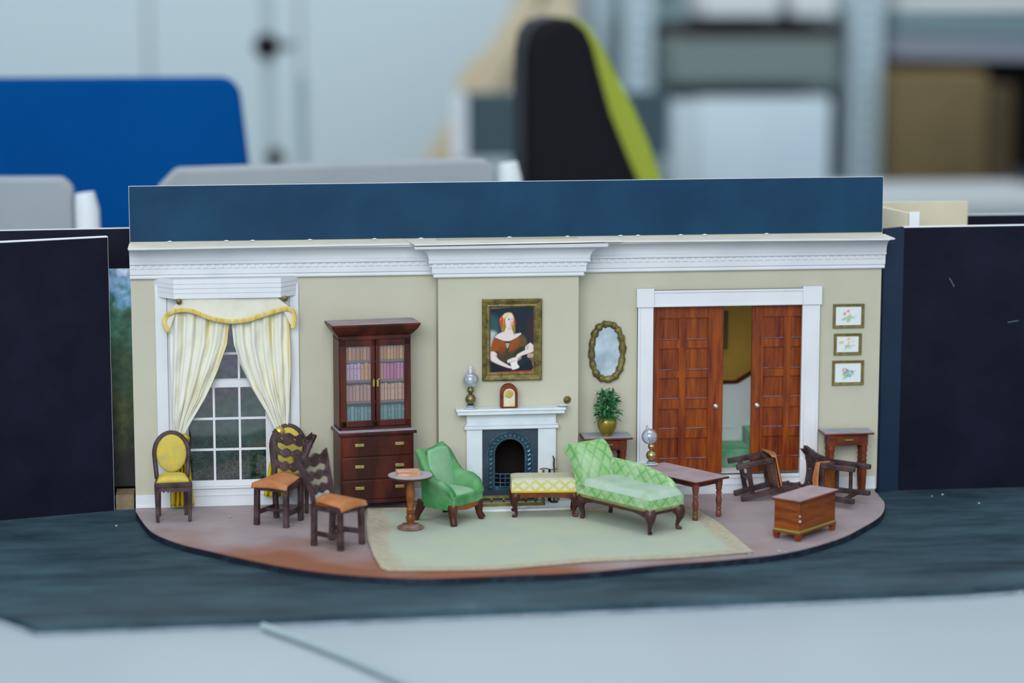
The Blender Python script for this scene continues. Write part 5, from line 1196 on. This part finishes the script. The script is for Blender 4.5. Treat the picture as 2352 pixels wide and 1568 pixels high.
# ---- chaise longue
def chaise():
    an=math.atan2(-.83,.557); t=empty('chaise_longue',(4.88,-6.62,.09),an); tag(t,'pale green quilted chaise longue with scrolled head end on dark cabriole legs','chaise longue')
    L0,L1,W_=-2.55,2.6,1.12
    # seat cushion
    def top(u,v): 
        x=lerp(L0,L1,u); y=lerp(-W_,W_,v); e=(1-abs(2*u-1)**10)*(1-abs(2*v-1)**8)
        return (x,y,1.62+.38*max(0,e)**.35+.04*math.sin(u*9))
    def side(c0,c1,z0,z1):
        return lambda u,v:(lerp(c0[0],c1[0],u)+0,lerp(c0[1],c1[1],u),lerp(z0,z1,v))
    m1=MB(); m1.grid(top,40,18)
    mt_top=mat('faded_green_velvet','#a9bdae',.9,'#93b096',ns=.8,amt=(.4,.7),bump=.3,bs=10)
    m1.build('seat_cushion',mt_top,t,smooth=70)
    m2=MB(); cs_=[(L0,-W_),(L1,-W_),(L1,W_),(L0,W_)]
    for k in range(4):
        a=cs_[k];b=cs_[(k+1)%4]; ln=math.dist(a,b); cen=((a[0]+b[0])/2,(a[1]+b[1])/2); nrm=Vector(cen).normalized()
        ugrid(m2,lambda u,v,a=a,b=b,n_=(Vector((b[1]-a[1],a[0]-b[0]))).normalized():(lerp(a[0],b[0],u)+n_.x*.0*math.sin(v*PI),lerp(a[1],b[1],u)+n_.y*.0*math.sin(v*PI),lerp(1.2,1.68,v)),24,6,ln,.5)
    m2.build('cushion_border',QG,t,smooth=70)
    # head rest: scrolled panel
    prof=smooth_path([Vector(p) for p in ((L0+.55,0,1.55),(L0+.38,0,2.3),(L0+.12,0,2.95),(L0-.22,0,3.4),(L0-.55,0,3.58),(L0-.86,0,3.5),(L0-1.0,0,3.22),(L0-.88,0,2.98),(L0-.66,0,3.0),(L0-.42,0,2.6),(L0-.2,0,2.0),(L0-.04,0,1.3))],4)
    n=len(prof)-1; cum=[0]
    for a,b in zip(prof,prof[1:]): cum.append(cum[-1]+(b-a).length)
    def head(u,v):
        f=u*n; i=min(int(f),n-1); p=prof[i].lerp(prof[i+1],f-i); y=lerp(-W_,W_,v)
        return (p.x,y*(1.0),p.z+.0)
    m3=MB(); ugrid(m3,head,n*2,16,cum[-1],2.2)
    for sg in (-1,1):
        b_=len(m3.v); m3.v+=[(p.x,sg*W_,p.z) for p in prof]
        # strip triangulation between the two sides of the outline
        h=n//2; m3.f+= [[b_+i,b_+i+1,b_+n-i-1,b_+n-i] for i in range(h) if i+1<n-i-1]; m3.m+= [0]*sum(1 for i in range(h) if i+1<n-i-1)
        for f_ in range(len(m3.f)-sum(1 for i in range(h) if i+1<n-i-1),len(m3.f)): m3.uv[f_]=[(m3.v[i][0],m3.v[i][2]*.9) for i in m3.f[f_]]
    m3.build('scrolled_headrest',QG,t,smooth=50)
    # side rest along the far long side
    def hgt(u): return interp([(0,2.80),(.3,2.80),(.55,2.72),(.75,2.58),(.9,2.4),(.97,2.2),(1,2.0)],u)
    def restf(u,v):
        x=lerp(L0+.35,L1-.45,u); H=hgt(u)
        pr=[(0,-.30,1.6),(.35,-.24,H-.3),(.45,-.2,H-.1),(.55,-.05,H),(.65,.12,H-.08),(.75,.16,H-.3),(1,.1,1.3)]
        return (x,W_-.08+interp([(a,b) for a,b,c in pr],v),interp([(a,c) for a,b,c in pr],v))
    m4=MB(); ugrid(m4,restf,50,20,4.2,2.4); 
    rg=[restf(1.0,k/20) for k in range(21)]; b_=len(m4.v); m4.v+=rg; m4.f.append([b_+k for k in range(21)]); m4.m.append(0); m4.uv[len(m4.f)-1]=[(q[1],q[2]) for q in rg]
    m4.build('side_rest',QG,t,smooth=70)
    MB().box(L0-.02,L1+.02,-W_-.04,W_+.04,1.08,1.24).build('gimp_band',mat('olive_braid','#7f8858',.8,'#6b7048',ns=3),t,bevel=.04)
    MB().box(L0+.1,L1-.1,-W_+.06,W_-.06,.92,1.1).build('seat_rail',BRONZELEG,t)
    n_=24
    for yy in (-W_+.0,W_-.12):
        xs=[lerp(L0+.1,L1-.1,k/n_) for k in range(n_+1)]
        MB().band(xs,[1.1]*(n_+1),[1.0-.32*abs(2*k/n_-1)**3 for k in range(n_+1)],yy,yy+.1).build('carved_apron',BRONZELEG,t,smooth=30)
    for (sx,sy) in ((L0+.28,-W_+.2),(L0+.28,W_-.2),(L1-.25,-W_+.2),(L1-.25,W_-.2)):
        m_=MB(); cabriole(m_,(sx,sy),(1 if sx>0 else -1),(1 if sy>0 else -1)*.5,1.1,1.0,1.1 if sy>0 else .5); m_.build('leg',BRONZELEG,t,smooth=60)
chaise()
# ---- upholstered bench
def bench():
    t=empty('upholstered_bench',(1.05,-4.05,.09),rad(-5)); tag(t,'low bench with yellow and cream diamond upholstery before the fireplace','bench')
    L0,L1,W_=-1.65,1.6,.82
    m1=MB()
    ugrid(m1,lambda u,v:(lerp(L0,L1,u),lerp(-W_,W_,v),1.82+.12*max(0,(1-abs(2*u-1)**10)*(1-abs(2*v-1)**6))**.4),36,16,L1-L0,2*W_)
    m1.build('cushion_top',mat('faded_cream_velvet','#b9baa6',.9,'#b2b292',ns=1.2,amt=(.4,.65),bump=.3,bs=10),t,smooth=70)
    m2=MB(); cs_=[(L0,-W_),(L1,-W_),(L1,W_),(L0,W_)]
    for k in range(4):
        a=cs_[k];b=cs_[(k+1)%4]; ln=math.dist(a,b)
        ugrid(m2,lambda u,v,a=a,b=b,n_=(Vector((b[1]-a[1],a[0]-b[0]))).normalized():(lerp(a[0],b[0],u)+n_.x*0*math.sin(v*PI),lerp(a[1],b[1],u)+n_.y*0*math.sin(v*PI),lerp(1.3,1.84,v)),24,6,ln,.62)
    m2.build('cushion_border',QY,t,smooth=70)
    MB().box(L0-.03,L1+.03,-W_-.04,W_+.04,1.22,1.33).build('gimp_band',mat('yellow_braid','#c5a63a',.8),t,bevel=.03)
    n_=24; xs=[lerp(L0+.02,L1-.02,k/n_) for k in range(n_+1)]
    for yy in (-W_,W_-.1): MB().band(xs,[1.24]*(n_+1),[.98-.2*abs(2*k/n_-1)**4 for k in range(n_+1)],yy,yy+.1).build('seat_rail',mat('bench_rail_wood','#6d3a20',.4,'#4a2618',ns=1.5,coat=.2),t,smooth=30)
    MB().box(L0+.05,L1-.05,-W_+.1,W_-.1,1.05,1.24).build('seat_frame',LEGWOOD,t)
    for sx in (-1,1):
        for sy in (-1,1):
            m_=MB(); cabriole(m_,((L1-.2)*sx,(W_-.18)*sy),sx,sy*.4,1.15,.85,1.2); m_.build('leg',LEGWOOD,t,smooth=60)
bench()

# ---- low long table
def turned(h,r=.17): return [(r*.8,0),(r*.95,h*.03),(r,h*.1),(r*.95,h*.13),(r*.7,h*.16),(r*1.0,h*.2),(r*.8,h*.25),(r*.85,h*.3),(r*1.12,h*.42),(r*.95,h*.5),(r*.75,h*.58),(r*1.1,h*.63),(r*.75,h*.67),(r*1.05,h*.72),(r*1.1,h*.8),(r*1.25,h*.86),(r*1.25,h)]
an=math.atan2(.83,-.557); E0=Vector((10.08,-5.57)); lx_=Vector((-.557,.83)); wx_=Vector((-.83,-.557)); LT,WT=4.6,2.36
c=E0+lx_*LT/2+wx_*WT/2
t=empty('low_table',(c.x,c.y,0),an); tag(t,'long low table with turned legs and dusty red brown top behind the chaise longue','table')
MB().box(-LT/2,LT/2,-WT/2,WT/2,1.95,2.05).build('table_top',DARKWOOD,t,bevel=.04); MB().box(-LT/2+.03,LT/2-.03,-WT/2+.03,WT/2-.03,2.05,2.062).build('top_dust',DUSTRED,t)
MB().box(-LT/2+.3,LT/2-.3,-WT/2+.25,-WT/2+.35,1.72,1.95).box(-LT/2+.3,LT/2-.3,WT/2-.35,WT/2-.25,1.72,1.95).box(-LT/2+.3,-LT/2+.4,-WT/2+.3,WT/2-.3,1.72,1.95).box(LT/2-.4,LT/2-.3,-WT/2+.3,WT/2-.3,1.72,1.95).build('apron',mat('dark_red_apron','#5a2a2a',.5,'#432022',ns=2),t)
for sx in (-1,1):
    for sy in (-1,1): MB().lathe([(r,z_*1.0+.04) for r,z_ in turned(1.9,.145)],((LT/2-.38)*sx,(WT/2-.36)*sy,0),14).build('leg',mat('turned_red_wood','#5c2e2a',.42,'#7a4a3a',ns=2,bump=.3,bs=8,coat=.1),t,smooth=40)
lp=PZ(1498,1066,2.08)
oil_lamp((lp[0]-.05,lp[1],2.075),PALEGOLD,1.0,rad(-16),False,True,'oil lamp with tilted glass globe standing on the low table')

# ---- end tables with drawer
def end_table(cx,yb,w,d,h,label,grp='small end tables with one drawer'):
    t=empty('end_table',(cx,yb-d/2,0)); tag(t,label,'table',grp)
    MB().box(-w/2,w/2,-d/2,d/2,h-.1,h).build('table_top',ENDWOOD,t,bevel=.03); MB().box(-w/2+.02,w/2-.02,-d/2+.02,d/2-.02,h,h+.012).build('top_dust',GREYTOP,t)
    iw=w/2-.3; MB().box(-iw,iw,-d/2+.22,d/2-.1,h-.68,h-.1).build('apron',ENDWOOD,t,bevel=.03)
    dr=MB().box(-iw+.4,iw-.4,-d/2+.17,-d/2+.3,h-.6,h-.16).build('drawer',ENDWOOD,t,bevel=.02)
    MB().tube([(-.24,-d/2+.17,h-.36),(-.22,-d/2+.08,h-.36),(.22,-d/2+.08,h-.36),(.24,-d/2+.17,h-.36)],.045,6).build('handle',hb_,dr)
    for sx in (-1,1):
        for sy in (-1,1):
            mb=MB().box(sx*(iw-.15)-.17,sx*(iw-.15)+.17,sy*(d/2-.36)-.15,sy*(d/2-.36)+.15,h-.72,h-.12)
            H_=h-.7; mb.lathe([(.08,0),(.12,.03),(.13,.12),(.1,.18),(.13,.3),(.17,H_*.45),(.18,H_*.6),(.13,H_*.66),(.17,H_*.7),(.13,H_*.74),(.17,H_*.8),(.13,H_*.84),(.18,H_*.9),(.16,H_)],(sx*(iw-.15),sy*(d/2-.36),0),14); mb.build('leg',ENDWOOD,t,smooth=40)
    return t
end_table(17.2,-.24,2.62,1.35,3.28,'small red brown end table with one drawer beside the right flat')
end_table(4.64,-.2,2.5,1.6,3.36,'small red brown end table carrying the potted plant')
# ---- potted plant
pp=(4.67,-1.05,3.375); t=empty('potted_plant',pp); tag(t,'bushy green plant in a round brass pot on the end table','plant')
MB().lathe([(.28,0),(.30,.04),(.26,.08),(.36,.2),(.47,.42),(.51,.65),(.49,.82),(.44,.9),(.46,.93),(.42,.93),(.40,.85),(.1,.8)],(0,0,0),28).build('pot',mat('polished_brass_pot','#a8954a',.33,'#7f7030',ns=1.2,metal=.6),t,smooth=40)
rnd=random.Random(11); mb=MB()
for k in range(330):
    a=rnd.uniform(0,2*PI); el=rnd.uniform(-.3,1.5); R0=rnd.uniform(.1,.52); hgt_=rnd.uniform(.8,2.25); wd=.58*(1-.40*((hgt_-.8)/1.5)**2)
    px_=R0*math.cos(a)*wd/.55; py_=R0*math.sin(a)*wd/.6; pz_=hgt_; L_=rnd.uniform(.22,.46); d=Vector((math.cos(a)*math.cos(el),math.sin(a)*math.cos(el),math.sin(el)*.9)); sid=Vector((-math.sin(a),math.cos(a),rnd.uniform(-.6,.6)))*.035
    pts=[Vector((px_,py_,pz_))+d*L_*q+Vector((rnd.uniform(-.04,.04),rnd.uniform(-.04,.04),rnd.uniform(-.05,.05)-.12*q*q)) for q in (0,.33,.66,1)]
    P=[]
    for q,ww in zip(pts,(.7,1.3,1.1,.15)): P+= [q-sid*ww,q+sid*ww]
    mb.mi=k%3; mb.add(P,[(0,1,3,2),(2,3,5,4),(4,5,7,6)])
mb.build('foliage',[mat('leaf_green','#2a6b40',.7),mat('leaf_mid','#1c5033',.7),mat('leaf_light','#44854e',.7)],t,smooth=0,solid=.012)
MB().tube([(0,0,.8),(.03,0,1.3),(0,.02,1.9)],[.08,.06,.03],6).build('stem',mat('stem_brown','#3a3524',.8),t)

# ---- blanket chest
A0=Vector((11.98,-12.0)); 
c1=Vector(PZ(1838,1247,0)); c2=Vector(PZ(1929,1222,0)); ex_=(c2-c1).normalized(); an=math.atan2(ex_.y,ex_.x)+rad(5); ex_=Vector((math.cos(an),math.sin(an))); nb=Vector((-ex_.y,ex_.x)); 
Lc=3.45; Wc=1.6; cen=c1+ex_*(Lc/2-.0)+nb*(Wc/2+.05)
t=empty('blanket_chest',(cen.x,cen.y,0),an); tag(t,'small mahogany blanket chest with green gilt base line at the front right','chest')
MB().box(-Lc/2+.1,Lc/2-.1,-Wc/2+.1,Wc/2-.1,.5,1.9).build('body',CHESTWOOD,t,bevel=.03)
MB().box(-Lc/2-.03,Lc/2+.03,-Wc/2-.03,Wc/2+.03,1.9,2.0).build('lid',ENDWOOD,t,bevel=.03); MB().box(-Lc/2,Lc/2,-Wc/2,Wc/2,2.0,2.012).build('lid_dust',DUSTRED,t)
MB().box(-Lc/2+.05,Lc/2-.05,-Wc/2+.05,Wc/2-.05,.44,.52).build('gilt_line',mat('olive_gilt','#8c8a48',.5),t)
MB().box(-Lc/2+.06,Lc/2-.06,-Wc/2+.06,Wc/2-.06,.32,.45).build('base_moulding',CHESTWOOD,t,bevel=.02)
for sx in (-1,1):
    for sy in (-1,1):
        x=sx*(Lc/2-.2); y=sy*(Wc/2-.2)
        MB().hexa([(x-.1,y-.1,0),(x+.1,y-.1,0),(x+.1,y+.1,0),(x-.1,y+.1,0)],[(x-.15,y-.14,.33),(x+.15,y-.14,.33),(x+.15,y+.14,.33),(x-.15,y+.14,.33)]).build('foot',CHESTWOOD,t,bevel=.02)
MB().sphere((-Lc/2+.12,-Wc/2+.06,1.0),.06,8).sphere((-Lc/2+.12,-Wc/2+.07,1.25),.045,8).build('metal_catch',mat('catch_white','#c8c4c6',.4),t)
